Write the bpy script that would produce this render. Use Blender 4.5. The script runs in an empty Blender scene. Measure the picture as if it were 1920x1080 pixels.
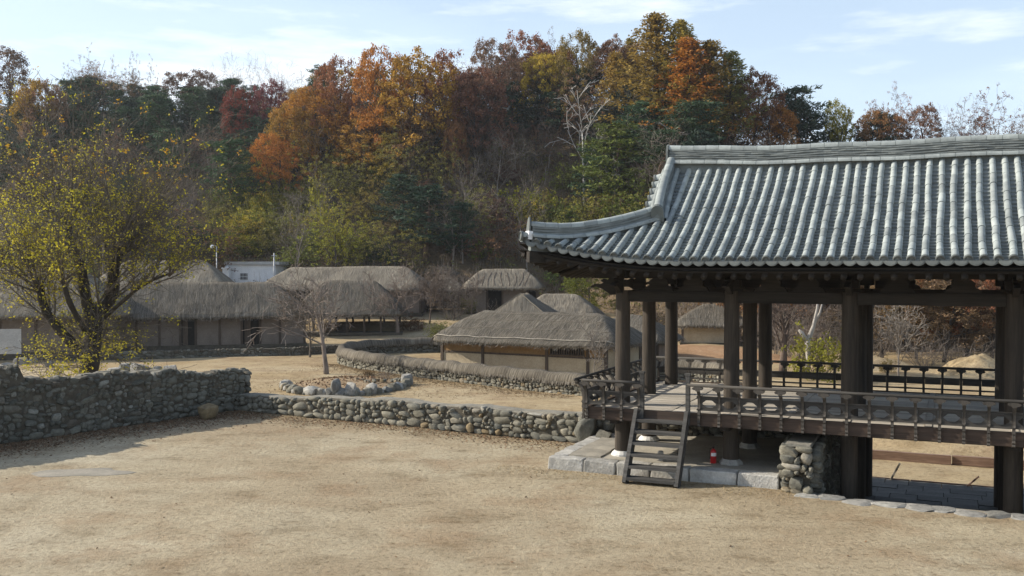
import bpy, bmesh, math, random
import numpy as np
from mathutils import Vector, Matrix, noise, geometry
R = math.radians
random.seed(7); RNG = np.random.default_rng(11)
scene = bpy.context.scene
COL = scene.collection
# ------------------------------------------------------------------ camera, sky, sun, exposure
FPX = 1825.0; HZ = 505.0; CAMZ = 4.45
cam_d = bpy.data.cameras.new('camera'); cam = bpy.data.objects.new('camera', cam_d); COL.objects.link(cam)
cam_d.sensor_width = 36.0; cam_d.lens = FPX/1920*36.0; cam_d.clip_start = 0.1; cam_d.clip_end = 4000
cam.location = (0, 0, CAMZ); cam.rotation_euler = (R(90)-math.atan((540-HZ)/FPX), 0, 0)
scene.camera = cam
SUN_EL = R(28.5); SUN_DIR = Vector((-.982*math.cos(SUN_EL), .188*math.cos(SUN_EL), math.sin(SUN_EL))).normalized()
world = bpy.data.worlds.new('World'); scene.world = world; world.use_nodes = True
wn, wl = world.node_tree.nodes, world.node_tree.links
wn.clear()
wo = wn.new('ShaderNodeOutputWorld'); bg = wn.new('ShaderNodeBackground'); sky = wn.new('ShaderNodeTexSky')
sky.sky_type = 'NISHITA'; sky.sun_disc = False; sky.sun_elevation = SUN_EL
sky.sun_rotation = math.atan2(SUN_DIR.x, SUN_DIR.y); sky.altitude = 50; sky.air_density = 1.0; sky.dust_density = 1.6; sky.ozone_density = 1.2
tc = wn.new('ShaderNodeTexCoord'); mp = wn.new('ShaderNodeMapping'); mp.inputs['Scale'].default_value = (1.0, 1.6, 5.5)
nz = wn.new('ShaderNodeTexNoise'); nz.inputs['Scale'].default_value = 2.3; nz.inputs['Detail'].default_value = 7; nz.inputs['Roughness'].default_value = .55
rp = wn.new('ShaderNodeValToRGB'); rp.color_ramp.elements[0].position = .40; rp.color_ramp.elements[1].position = .80
rp.color_ramp.elements[0].color = (.62, .62, .62, 1); rp.color_ramp.elements[1].color = (.95, .95, .95, 1)
mx = wn.new('ShaderNodeMix'); mx.data_type = 'RGBA'; mx.inputs[7].default_value = (5.0, 6.0, 7.1, 1)
wl.new(tc.outputs['Generated'], mp.inputs[0]); wl.new(mp.outputs[0], nz.inputs['Vector']); wl.new(nz.outputs['Fac'], rp.inputs[0])
sx = wn.new('ShaderNodeSeparateXYZ'); wl.new(tc.outputs['Generated'], sx.inputs[0])
mr_ = wn.new('ShaderNodeMapRange'); mr_.inputs[1].default_value = .12; mr_.inputs[2].default_value = .65; mr_.inputs[3].default_value = 1.0; mr_.inputs[4].default_value = .12; wl.new(sx.outputs[2], mr_.inputs[0])
ml = wn.new('ShaderNodeMath'); ml.operation = 'MULTIPLY'; wl.new(rp.outputs[0], ml.inputs[0]); wl.new(mr_.outputs[0], ml.inputs[1]); wl.new(ml.outputs[0], mx.inputs[0])
wl.new(sky.outputs[0], mx.inputs[6]); 
mp2 = wn.new('ShaderNodeMapping'); mp2.inputs['Scale'].default_value = (2.2, 2.6, 13); mp2.inputs['Location'].default_value = (.35, .1, .2); nz2 = wn.new('ShaderNodeTexNoise'); nz2.inputs['Scale'].default_value = 1.7; nz2.inputs['Detail'].default_value = 8; nz2.inputs['Roughness'].default_value = .58
rp2 = wn.new('ShaderNodeValToRGB'); rp2.color_ramp.elements[0].position = .53; rp2.color_ramp.elements[1].position = .74; rp2.color_ramp.elements[1].color = (.75, .75, .75, 1)
mx2 = wn.new('ShaderNodeMix'); mx2.data_type = 'RGBA'; mx2.inputs[7].default_value = (7.6, 7.8, 8.0, 1)
wl.new(tc.outputs['Generated'], mp2.inputs[0]); wl.new(mp2.outputs[0], nz2.inputs['Vector']); wl.new(nz2.outputs['Fac'], rp2.inputs[0]); wl.new(rp2.outputs[0], mx2.inputs[0]); wl.new(mx.outputs[2], mx2.inputs[6])
wl.new(mx2.outputs[2], bg.inputs[0]); wl.new(bg.outputs[0], wo.inputs[0])
bg.inputs[1].default_value = .13
sun_d = bpy.data.lights.new('sun', 'SUN'); sun_d.energy = 5.0; sun_d.angle = R(.53); sun_d.color = (1, .92, .79)
sun = bpy.data.objects.new('sun', sun_d); COL.objects.link(sun); sun.rotation_euler = SUN_DIR.to_track_quat('Z', 'Y').to_euler()
vs = scene.view_settings; vs.view_transform = 'Standard'; vs.look = 'None'; vs.exposure = 0.48; vs.gamma = 1; vs.use_curve_mapping = False
scene.cycles.max_bounces = 6; scene.cycles.transparent_max_bounces = 8

# ------------------------------------------------------------------ helpers
def tag(o, label=None, cat=None, group=None, kind=None):
    if label: o['label'] = label
    if cat: o['category'] = cat
    if group: o['group'] = group
    if kind: o['kind'] = kind
    return o
def empty(name, loc=(0, 0, 0), rz=0.0, parent=None):
    o = bpy.data.objects.new(name, None); COL.objects.link(o); o.location = loc; o.rotation_euler = (0, 0, rz)
    o.empty_display_size = .2
    if parent: o.parent = parent
    return o
def link(name, me, parent=None, loc=None, rot=None, scale=None):
    o = bpy.data.objects.new(name, me); COL.objects.link(o)
    if parent: o.parent = parent
    if loc is not None: o.location = loc
    if rot is not None: o.rotation_euler = rot
    if scale is not None: o.scale = scale
    return o
def smooth(me, on=True):
    me.polygons.foreach_set('use_smooth', [on]*len(me.polygons))
def mesh(name, V, F, mat, sm=False):
    me = bpy.data.meshes.new(name)
    if isinstance(V, np.ndarray) and isinstance(F, np.ndarray):
        k = F.shape[1]
        me.vertices.add(len(V)); me.vertices.foreach_set('co', np.ascontiguousarray(V, dtype=np.float32).ravel())
        me.loops.add(F.size); me.loops.foreach_set('vertex_index', np.ascontiguousarray(F, dtype=np.int32).ravel())
        me.polygons.add(len(F)); me.polygons.foreach_set('loop_start', np.arange(0, F.size, k, dtype=np.int32))
        me.update(calc_edges=True)
    else:
        me.from_pydata([tuple(v) for v in V], [], [tuple(f) for f in F])
    if mat: me.materials.append(mat)
    if sm: smooth(me)
    return me
class MB:
    def __init__(s): s.V = []; s.F = []
    def add(s, V, F):
        b = len(s.V); s.V.extend([tuple(v) for v in V]); s.F.extend([tuple(i+b for i in f) for f in F]); return s
    def box(s, c, d, M=None, taper=None):
        x, y, z = d[0]/2, d[1]/2, d[2]/2
        P = [Vector((a*x, b*y, e*z)) for e in (-1, 1) for b in (-1, 1) for a in (-1, 1)]
        if taper:
            for p in P[4:]: p.x *= taper; p.y *= taper
        P = [(M @ p if M else p) + Vector(c) for p in P]
        return s.add(P, [(0, 2, 3, 1), (4, 5, 7, 6), (0, 1, 5, 4), (2, 6, 7, 3), (0, 4, 6, 2), (1, 3, 7, 5)])
    def tube(s, pts, rad, n=5, cap=True):
        k = len(pts); b = len(s.V)
        V = s.V
        for i in range(k):
            a = pts[max(i-1, 0)]; c = pts[min(i+1, k-1)]
            tx, ty, tz = c[0]-a[0], c[1]-a[1], c[2]-a[2]
            L = math.sqrt(tx*tx+ty*ty+tz*tz) or 1; tx /= L; ty /= L; tz /= L
            if i == 0:
                if abs(tz) < .9: ux, uy, uz = -ty, tx, 0.0
                else: ux, uy, uz = 0.0, -tz, ty
            else:
                d = ux*tx+uy*ty+uz*tz; ux -= d*tx; uy -= d*ty; uz -= d*tz
            L = math.sqrt(ux*ux+uy*uy+uz*uz) or 1; ux /= L; uy /= L; uz /= L
            vx, vy, vz = ty*uz-tz*uy, tz*ux-tx*uz, tx*uy-ty*ux
            r = rad[i] if not isinstance(rad, float) else rad
            p = pts[i]
            for j in range(n):
                A = 2*math.pi*j/n; ca = math.cos(A)*r; sa = math.sin(A)*r
                V.append((p[0]+ux*ca+vx*sa, p[1]+uy*ca+vy*sa, p[2]+uz*ca+vz*sa))
        for i in range(k-1):
            for j in range(n):
                j2 = (j+1) % n
                s.F.append((b+i*n+j, b+i*n+j2, b+(i+1)*n+j2, b+(i+1)*n+j))
        if cap:
            s.F.append(tuple(b+j for j in reversed(range(n)))); s.F.append(tuple(b+(k-1)*n+j for j in range(n)))
        return s
    def lathe(s, prof, n=12, c=(0, 0, 0)):
        b = len(s.V)
        for r, z in prof:
            for j in range(n):
                A = 2*math.pi*j/n; s.V.append((c[0]+r*math.cos(A), c[1]+r*math.sin(A), c[2]+z))
        k = len(prof)
        for i in range(k-1):
            for j in range(n):
                j2 = (j+1) % n; s.F.append((b+i*n+j, b+i*n+j2, b+(i+1)*n+j2, b+(i+1)*n+j))
        s.F.append(tuple(b+j for j in reversed(range(n)))); s.F.append(tuple(b+(k-1)*n+j for j in range(n)))
        return s
    def prism(s, poly, t, M):
        """poly in (a, b), extruded by +-t/2 along the third axis of M"""
        n = len(poly)
        P = [M @ Vector((a, b, -t/2)) for a, b in poly] + [M @ Vector((a, b, t/2)) for a, b in poly]
        F = [tuple(reversed(range(n))), tuple(range(n, 2*n))] + [(i, (i+1) % n, n+(i+1) % n, n+i) for i in range(n)]
        return s.add(P, F)
    def sweep(s, path, sec, up=Vector((0, 0, 1)), cap=True):
        """sec: list of (side, up) or a function i -> list"""
        k = len(path); b = len(s.V); n = None
        for i in range(k):
            a = Vector(path[max(i-1, 0)]); c = Vector(path[min(i+1, k-1)]); t = (c-a).normalized()
            sd = t.cross(up).normalized(); u2 = sd.cross(t).normalized()
            S = sec(i) if callable(sec) else sec; n = len(S)
            for q, w in S: s.V.append(tuple(Vector(path[i]) + sd*q + u2*w))
        for i in range(k-1):
            for j in range(n):
                j2 = (j+1) % n; s.F.append((b+i*n+j, b+i*n+j2, b+(i+1)*n+j2, b+(i+1)*n+j))
        if cap:
            s.F.append(tuple(b+j for j in reversed(range(n)))); s.F.append(tuple(b+(k-1)*n+j for j in range(n)))
        return s
    def build(s, name, mat, parent=None, sm=False, **kw):
        return link(name, mesh(name, s.V, s.F, mat, sm), parent, **kw)
def ang_smooth(o, deg=40):
    me = o.data; smooth(me)
    try: me.set_sharp_from_angle(angle=R(deg))
    except Exception: pass
    return o
def sst(a, b, x):
    t = min(1, max(0, (x-a)/(b-a))); return t*t*(3-2*t)

# ------------------------------------------------------------------ materials
def newmat(name, rough=.85, spec=.25):
    m = bpy.data.materials.new(name); m.use_nodes = True
    b = m.node_tree.nodes['Principled BSDF']; b.inputs['Roughness'].default_value = rough
    b.inputs['Specular IOR Level'].default_value = spec
    return m, m.node_tree.nodes, m.node_tree.links, b
def N(nodes, t, **kw):
    n = nodes.new(t)
    for k, v in kw.items():
        if k in n.inputs: n.inputs[k].default_value = v
        else: setattr(n, k, v)
    return n
def ramp(nodes, stops):
    r = nodes.new('ShaderNodeValToRGB'); e = r.color_ramp.elements
    while len(e) < len(stops): e.new(.5)
    for i, (p, c) in enumerate(stops):
        e[i].position = p; e[i].color = (c[0], c[1], c[2], 1) if len(c) == 3 else c
    return r
def mixc(nodes, links, fac, a, b, mode='MIX'):
    m = nodes.new('ShaderNodeMix'); m.data_type = 'RGBA'; m.blend_type = mode
    for sock, v in ((m.inputs[0], fac), (m.inputs[6], a), (m.inputs[7], b)):
        if hasattr(v, 'is_output'): links.new(v, sock)
        elif isinstance(v, (int, float)): sock.default_value = v
        else: sock.default_value = (v[0], v[1], v[2], 1)
    return m.outputs[2]
def coords(nodes, links, scale=(1, 1, 1), which='Object'):
    t = nodes.new('ShaderNodeTexCoord'); m = nodes.new('ShaderNodeMapping'); m.inputs['Scale'].default_value = scale
    links.new(t.outputs[which], m.inputs[0]); return m.outputs[0]
def noise_n(nodes, links, vec, scale, detail=4, rough=.55):
    n = N(nodes, 'ShaderNodeTexNoise', Scale=scale, Detail=detail, Roughness=rough)
    if vec is not None: links.new(vec, n.inputs['Vector'])
    return n.outputs['Fac']
def bump(nodes, links, b, h, strength=.4, dist=.02):
    n = N(nodes, 'ShaderNodeBump', Strength=strength, Distance=dist); links.new(h, n.inputs['Height']); links.new(n.outputs[0], b.inputs['Normal'])
def mat_noise(name, stops, scale=3, rough=.9, bs=.4, bd=.02, fine=30, stretch=(1, 1, 1), rnd=0.0, spec=.2, finemix=.35):
    m, n, l, b = newmat(name, rough, spec)
    v = coords(n, l, stretch); f = noise_n(n, l, v, scale, 6, .6); r = ramp(n, stops); l.new(f, r.inputs[0])
    g = noise_n(n, l, v, fine, 4, .6); gr = ramp(n, [(.3, (.55, .55, .55)), (.7, (1.25, 1.25, 1.25))]); l.new(g, gr.inputs[0])
    c = mixc(n, l, finemix, r.outputs[0], mixc(n, l, 1.0, r.outputs[0], gr.outputs[0], 'MULTIPLY'))
    if rnd:
        oi = n.new('ShaderNodeObjectInfo'); rr = ramp(n, [(0, (1-rnd,)*3), (1, (1+rnd,)*3)]); l.new(oi.outputs['Random'], rr.inputs[0])
        c = mixc(n, l, 1.0, c, rr.outputs[0], 'MULTIPLY')
    l.new(c, b.inputs['Base Color']); bump(n, l, b, g, bs, bd)
    return m
def mat_stone(name, stops, rough=.9, tint=None):
    """each stone its own tone (object random), mottled, with lichen specks"""
    m, n, l, b = newmat(name, rough, .25)
    oi = n.new('ShaderNodeObjectInfo'); r = ramp(n, stops); l.new(oi.outputs['Random'], r.inputs[0])
    t = n.new('ShaderNodeTexCoord'); ad = n.new('ShaderNodeVectorMath'); ad.operation = 'ADD'
    l.new(t.outputs['Object'], ad.inputs[0]); l.new(oi.outputs['Location'], ad.inputs[1])
    f = noise_n(n, l, ad.outputs[0], 2.2, 5, .65); fr = ramp(n, [(.3, (.6, .6, .6)), (.7, (1.35, 1.33, 1.3))]); l.new(f, fr.inputs[0])
    c = mixc(n, l, 1.0, r.outputs[0], fr.outputs[0], 'MULTIPLY')
    g = noise_n(n, l, ad.outputs[0], 9, 5, .7); gr = ramp(n, [(.56, (0, 0, 0)), (.68, (.45, .45, .45))]); l.new(g, gr.inputs[0])
    c = mixc(n, l, gr.outputs[0], c, (.34, .34, .29))
    l.new(c, b.inputs['Base Color']); bump(n, l, b, g, .5, .03)
    return m
def mat_leaf(name, trans=.35, var=.45):
    """colour from the object's own colour, jittered leaf by leaf"""
    m, n, l, b = newmat(name, .7, .25)
    oi = n.new('ShaderNodeObjectInfo'); g = n.new('ShaderNodeNewGeometry')
    r = ramp(n, [(0, (1-var, 1-var*1.05, 1-var)), (.5, (1, 1, 1)), (1, (1+var, 1+var*.8, 1+var*.6))]); l.new(g.outputs['Random Per Island'], r.inputs[0])
    c = mixc(n, l, 1.0, oi.outputs['Color'], r.outputs[0], 'MULTIPLY')
    h = N(n, 'ShaderNodeHueSaturation', Saturation=1.0, Value=1.0); l.new(c, h.inputs['Color'])
    mt = N(n, 'ShaderNodeMapRange'); mt.inputs[3].default_value = .485; mt.inputs[4].default_value = .515
    v = coords(n, l, (1, 1, 1)); f = noise_n(n, l, v, .55, 2); l.new(f, mt.inputs[0]); l.new(mt.outputs[0], h.inputs['Hue'])
    l.new(h.outputs[0], b.inputs['Base Color'])
    tr = n.new('ShaderNodeBsdfTranslucent'); l.new(h.outputs[0], tr.inputs[0])
    mixs = n.new('ShaderNodeMixShader'); mixs.inputs[0].default_value = trans
    l.new(b.outputs[0], mixs.inputs[1]); l.new(tr.outputs[0], mixs.inputs[2]); l.new(mixs.outputs[0], n['Material Output'].inputs[0])
    return m
def mat_objcol(name, rough=.9, scale=6, spec=.15):
    m, n, l, b = newmat(name, rough, spec)
    oi = n.new('ShaderNodeObjectInfo'); v = coords(n, l, (1, 1, .3)); f = noise_n(n, l, v, scale, 4)
    r = ramp(n, [(.3, (.6, .6, .6)), (.7, (1.3, 1.3, 1.3))]); l.new(f, r.inputs[0])
    l.new(mixc(n, l, 1.0, oi.outputs['Color'], r.outputs[0], 'MULTIPLY'), b.inputs['Base Color'])
    return m
def mat_wood(name, dark, light, axis='x', rough=.8, rnd=.15):
    st = {'x': (.35, 5, 5), 'y': (5, .35, 5), 'z': (5, 5, .35)}[axis]
    mid = tuple((a+b)/2 for a, b in zip(dark, light))
    return mat_noise(name, [(.28, dark), (.5, mid), (.72, light)], 2.2, rough, .35, .01, 9, st, rnd, .25, .6)
M = {}
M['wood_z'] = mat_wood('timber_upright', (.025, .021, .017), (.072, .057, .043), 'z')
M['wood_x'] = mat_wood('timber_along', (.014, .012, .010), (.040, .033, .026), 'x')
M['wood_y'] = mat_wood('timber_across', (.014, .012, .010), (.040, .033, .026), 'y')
M['rail'] = mat_wood('railing_timber', (.036, .034, .031), (.10, .092, .083), 'x')
M['railz'] = mat_wood('railing_post_timber', (.034, .031, .028), (.095, .084, .072), 'z')
M['fascia'] = mat_wood('deck_edge_timber', (.040, .030, .024), (.11, .075, .056), 'x')
M['deck'] = mat_wood('deck_boards', (.32, .285, .235), (.54, .49, .415), 'x', .75, .22)
M['stair'] = mat_wood('stair_timber', (.045, .043, .04), (.11, .105, .098), 'x')
M['post'] = mat_wood('cottage_post', (.06, .045, .035), (.13, .10, .075), 'z')
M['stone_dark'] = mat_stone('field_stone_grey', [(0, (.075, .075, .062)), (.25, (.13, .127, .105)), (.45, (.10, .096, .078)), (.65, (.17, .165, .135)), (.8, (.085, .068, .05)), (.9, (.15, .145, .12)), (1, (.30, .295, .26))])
M['stone_warm'] = mat_stone('field_stone_buff', [(0, (.105, .10, .082)), (.3, (.19, .178, .14)), (.5, (.13, .13, .112)), (.75, (.24, .225, .18)), (.9, (.19, .14, .075)), (1, (.33, .32, .28))])
M['stone_pale'] = mat_stone('pale_rock', [(0, (.15, .15, .14)), (.5, (.25, .245, .23)), (1, (.36, .355, .33))])
M['granite'] = mat_noise('granite_block', [(.3, (.27, .26, .235)), (.55, (.40, .385, .35)), (.75, (.50, .485, .45))], 4, .85, .7, .03, 22, (1, 1, 1), .18, .25)
M['slab'] = mat_noise('plinth_paving', [(.3, (.22, .205, .17)), (.6, (.33, .30, .245)), (.8, (.40, .36, .29))], 1.4, .9, .4, .015, 18, (1, 1, 1), .12)
M['whitestone'] = mat_noise('white_base_stone', [(.3, (.52, .51, .48)), (.7, (.70, .69, .66))], 6, .8, .3, .01, 30)
M['core'] = mat_noise('earth_mortar', [(.3, (.06, .053, .041)), (.7, (.12, .105, .08))], 4, .95, .6, .03, 20)
M['cap'] = mat_noise('wall_top_mortar', [(.3, (.17, .16, .135)), (.7, (.29, .27, .225))], 3, .95, .6, .03, 16)
M['plaster'] = mat_noise('mud_plaster', [(.25, (.34, .275, .185)), (.55, (.43, .36, .255)), (.8, (.49, .42, .31))], 1.1, .95, .3, .012, 14)
M['plaster_grey'] = mat_noise('shaded_mud_plaster', [(.25, (.15, .12, .10)), (.55, (.205, .17, .14)), (.8, (.25, .21, .175))], 1.1, .95, .3, .012, 14)  # mud plaster copy for unlit walls, their shade put into the colour
M['ochre'] = mat_noise('ochre_clay', [(.25, (.21, .12, .05)), (.6, (.29, .18, .08)), (.8, (.34, .225, .11))], 1.3, .95, .3, .012, 14)
M['white'] = mat_noise('white_paint', [(.3, (.66, .68, .70)), (.7, (.80, .81, .82))], 1.2, .8, .1, .005, 14)
M['concrete'] = mat_noise('concrete_slab', [(.3, (.34, .34, .33)), (.7, (.48, .48, .46))], 1.2, .9, .2, .01, 14)
M['dark'] = mat_noise('shade_and_dark_plate', [(.3, (.015, .014, .012)), (.7, (.03, .027, .024))], 3, .9, .1, .01)  # near black: shade inside openings put into colour; also a dark plate
M['red'] = mat_noise('red_enamel', [(.3, (.40, .012, .014)), (.7, (.50, .02, .02))], 3, .35, .02, .002, 10, spec=.5)
M['black'] = mat_noise('black_rubber', [(.3, (.015, .015, .015)), (.7, (.03, .03, .03))], 3, .5, .05, .002)
M['label'] = mat_noise('white_label', [(.3, (.70, .70, .68)), (.7, (.78, .78, .76))], 3, .5, .02, .002)
M['plank'] = mat_wood('edging_plank', (.14, .085, .06), (.28, .19, .14), 'x')
M['rope'] = mat_noise('straw_rope', [(.3, (.26, .23, .185)), (.7, (.42, .385, .32))], 6, .9, .3, .01)
M['leaf'] = mat_leaf('leaf_any', .38)
M['needle'] = mat_leaf('needle_any', .15, .4)
M['bark'] = mat_objcol('bark_any')
M['metal'] = mat_noise('galvanised_metal', [(.3, (.36, .37, .38)), (.7, (.46, .47, .48))], 3, .45, .05, .003, spec=.5)
# roof tile: blue-grey fired clay with pale lichen, dark streaks and a few broken orange patches
def mat_tile(name, gain=1.0, rnd=.22):
    m, n, l, b = newmat(name, .82, .2)
    oi = n.new('ShaderNodeObjectInfo'); t = n.new('ShaderNodeTexCoord'); ad = n.new('ShaderNodeVectorMath'); ad.operation = 'ADD'
    l.new(t.outputs['Object'], ad.inputs[0]); l.new(oi.outputs['Location'], ad.inputs[1])
    f = noise_n(n, l, ad.outputs[0], 3.0, 6, .65)
    g0 = gain
    r = ramp(n, [(.25, (.135*g0, .15*g0, .148*g0)), (.5, (.20*g0, .219*g0, .215*g0)), (.78, (.275*g0, .297*g0, .288*g0))]); l.new(f, r.inputs[0])
    rr = ramp(n, [(0, (1-rnd,)*3), (.5, (1, 1, 1)), (1, (1+rnd, 1+rnd, 1+rnd*.9))]); l.new(oi.outputs['Random'], rr.inputs[0])
    c = mixc(n, l, 1.0, r.outputs[0], rr.outputs[0], 'MULTIPLY')
    k = noise_n(n, l, ad.outputs[0], 11, 6, .7); kr = ramp(n, [(.6, (0, 0, 0)), (.72, (.55, .55, .55))]); l.new(k, kr.inputs[0])
    c = mixc(n, l, kr.outputs[0], c, (.085, .08, .07))
    k2 = noise_n(n, l, ad.outputs[0], 5.3, 4, .6); k2r = ramp(n, [(.71, (0, 0, 0)), (.74, (.8, .8, .8))]); l.new(k2, k2r.inputs[0])
    c = mixc(n, l, k2r.outputs[0], c, (.30, .17, .08))
    l.new(c, b.inputs['Base Color']); bump(n, l, b, k, .3, .012)
    return m
M['tile'] = mat_tile('roof_tile', 1.38, .2)
M['tile_flat'] = mat_tile('roof_tile_flat', .92, .1)
M['tile_end'] = mat_tile('roof_tile_end', .62)
def mat_thatch(name, a, b_, c_):
    m, n, l, b = newmat(name, .95, .1)
    v = coords(n, l, (9, .7, 1), 'UV'); f = noise_n(n, l, v, 2.2, 6, .65)
    r = ramp(n, [(.28, a), (.5, b_), (.72, c_)]); l.new(f, r.inputs[0])
    v2 = coords(n, l, (.25, .5, 1), 'UV'); f2 = noise_n(n, l, v2, 1.4, 4, .6); r2 = ramp(n, [(.3, (.62, .61, .60)), (.7, (1.25, 1.24, 1.2))]); l.new(f2, r2.inputs[0])
    l.new(mixc(n, l, 1.0, r.outputs[0], r2.outputs[0], 'MULTIPLY'), b.inputs['Base Color']); bump(n, l, b, f, .9, .05)
    return m
M['thatch'] = mat_thatch('grey_thatch', (.052, .045, .036), (.13, .115, .094), (.275, .25, .208))
M['thatch_pale'] = mat_thatch('pale_thatch', (.095, .082, .064), (.21, .185, .148), (.37, .335, .275))
def mat_straw(name, a, b_):
    m, n, l, b = newmat(name, .95, .1)
    g = n.new('ShaderNodeNewGeometry'); r = ramp(n, [(0, a), (1, b_)]); l.new(g.outputs['Random Per Island'], r.inputs[0]); l.new(r.outputs[0], b.inputs['Base Color'])
    return m
M['straw'] = mat_straw('loose_straw', (.04, .036, .03), (.27, .245, .205))
M['litter'] = mat_straw('fallen_leaf', (.07, .045, .03), (.26, .16, .09))
M['pebble'] = mat_straw('pebble_grit', (.20, .165, .11), (.42, .37, .27))
M['twig'] = mat_straw('dry_twig', (.09, .075, .06), (.34, .285, .235))
M['brush'] = mat_straw('brush_leaf', (.07, .055, .028), (.27, .19, .085))
def mat_ground(name, stops, reds, dry=None):
    m, n, l, b = newmat(name, .95, .1)
    v = coords(n, l); big = noise_n(n, l, v, .16, 5, .6); r = ramp(n, stops); l.new(big, r.inputs[0])
    v2 = coords(n, l, (.8, 1.25, 1)); md = noise_n(n, l, v2, .9, 6, .68); mr = ramp(n, [(.30, (.62, .58, .53)), (.46, (.95, .94, .93)), (.6, (1.05, 1.05, 1.05)), (.75, (1.22, 1.22, 1.24))]); l.new(md, mr.inputs[0])
    c = mixc(n, l, 1.0, r.outputs[0], mr.outputs[0], 'MULTIPLY')
    rd = noise_n(n, l, v, .42, 6, .7); rr = ramp(n, [(.5, (0, 0, 0)), (.66, (.6, .6, .6))]); l.new(rd, rr.inputs[0])
    c = mixc(n, l, rr.outputs[0], c, reds)
    fn = noise_n(n, l, v, 9, 7, .75); fr = ramp(n, [(.34, (.48, .44, .39)), (.47, (.97, .97, .97)), (.66, (1.16, 1.16, 1.15))]); l.new(fn, fr.inputs[0])
    c = mixc(n, l, .8, c, mixc(n, l, 1.0, c, fr.outputs[0], 'MULTIPLY'))
    gr = noise_n(n, l, v, 42, 4, .8); grr = ramp(n, [(.36, (.60, .57, .53)), (.5, (1, 1, 1)), (.68, (1.25, 1.24, 1.22))]); l.new(gr, grr.inputs[0]); c = mixc(n, l, .45, c, mixc(n, l, 1.0, c, grr.outputs[0], 'MULTIPLY'))
    l.new(c, b.inputs['Base Color'])
    hh = N(n, 'ShaderNodeMath', operation='ADD'); l.new(fn, hh.inputs[0]); l.new(md, hh.inputs[1])
    bump(n, l, b, hh.outputs[0], .85, .045)
    return m
M['yard'] = mat_ground('yard_sand', [(.3, (.295, .235, .155)), (.48, (.36, .30, .205)), (.56, (.385, .33, .232)), (.72, (.44, .39, .29))], (.285, .20, .122))
M['village'] = mat_ground('village_earth', [(.3, (.33, .245, .135)), (.5, (.375, .295, .18)), (.7, (.42, .35, .235))], (.22, .145, .085))
M['hill'] = mat_noise('hill_soil', [(.3, (.085, .065, .04)), (.55, (.14, .10, .06)), (.8, (.19, .13, .07))], .6, .95, .9, .2, 3)
M['field'] = mat_noise('dry_grass_bank', [(.3, (.24, .145, .075)), (.55, (.33, .20, .11)), (.8, (.40, .27, .16))], .7, .95, .9, .06, 6)
M['soil'] = mat_noise('bed_soil', [(.3, (.20, .14, .08)), (.55, (.32, .235, .145)), (.8, (.42, .33, .215))], 1.2, .95, .9, .04, 9)
M['greenbrush'] = mat_straw('green_brush', (.055, .065, .018), (.23, .22, .05))
# ------------------------------------------------------------------ places
CA, SA = math.cos(R(24.2)), math.sin(R(24.2))
def PV(lat, d, z=0.0): return Vector((lat*CA + d*SA, -lat*SA + d*CA, z))      # pavilion axes -> world
def px_of(x, y): return 960 + FPX*x/y
def interp(x, tab):
    if x <= tab[0][0]: return tab[0][1]
    for (a, va), (b, vb) in zip(tab, tab[1:]):
        if x <= b: return va + (vb-va)*(x-a)/(b-a)
    return tab[-1][1]
LOW = -1.2
def gz(x, y):
    z = LOW + 2.0*sst(70, 90, y)*(1-sst(8, 20, x))
    z += .42*math.exp(-((x-13.5)/4)**2-((y-67)/6)**2)
    z += .06*noise.noise(Vector((x*.25, y*.25, 3.1)))
    return z
SKY_T = [(-500, 100), (0, 92), (60, 108), (160, 96), (250, 112), (330, 125), (450, 108), (560, 125), (640, 112), (700, 122), (760, 90), (850, 102), (930, 78), (1010, 62), (1080, 68), (1150, 75), (1190, 62), (1235, 40), (1300, 62), (1360, 95), (1400, 132), (1450, 142), (1480, 178), (1530, 188), (1600, 215), (1640, 188), (1690, 165), (1750, 200), (1800, 202), (1850, 178), (1900, 185), (2500, 230)]
YC_T = [(-500, 175), (0, 165), (450, 150), (760, 128), (1000, 132), (1235, 116), (1400, 112), (1600, 108), (1900, 105), (2500, 105)]
Y0_T = [(-500, 88), (1050, 90), (1340, 72), (1450, 64), (2500, 62)]
def hill_z(x, y):
    p = px_of(x, y) if y > 20 else (-500 if x < 0 else 2500)
    p = max(-500, min(2500, p))
    y0 = interp(p, Y0_T); yc = interp(p, YC_T)
    zc = CAMZ + (HZ-interp(p, SKY_T))*yc/FPX - 9.3
    zs = gz(x, y0) - .9
    t = (y-y0)/(yc-y0)
    if t < 0: return zs + t*6
    if t < 1: return zs + (zc-zs)*(.75*t+.25*sst(0, 1, t)) + .8*noise.noise(Vector((x*.09, y*.09, 1)))*min(1, t*4)
    return zc - (y-yc)*.16 + .8*noise.noise(Vector((x*.09, y*.09, 1)))
def top_z(x, y): return max(gz(x, y), hill_z(x, y)) if y > 55 else gz(x, y)
def grid_sheet(name, xs, ys, f, mat):
    V = np.array([(x, y, f(x, y)) for y in ys for x in xs], dtype=np.float32)
    nx, ny = len(xs), len(ys); i = np.arange((nx-1)*(ny-1)); r = i//(nx-1); c = i % (nx-1); a = r*nx+c
    F = np.stack([a, a+1, a+1+nx, a+nx], 1)
    return link(name, mesh(name, V, F, mat, True))
xs = sorted(set([-900, -500, -300, -200, -140, -100, -80, -65] + list(np.arange(-55, 40, .9)) + [42, 50, 65, 85, 120, 180, 300, 500, 900]))
ys = sorted(set([-300, -150, -80, -40, -20, -8, 0, 6, 12] + list(np.arange(15, 100, .9)) + [105, 115, 130, 160, 220, 320, 500, 900, 1500]))
tag(grid_sheet('ground', xs, ys, gz, M['village']), kind='structure')
tag(grid_sheet('hill', list(np.arange(-130, 131, 2.2)), list(np.arange(58, 330, 2.2)), hill_z, M['hill']), kind='structure')

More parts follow.
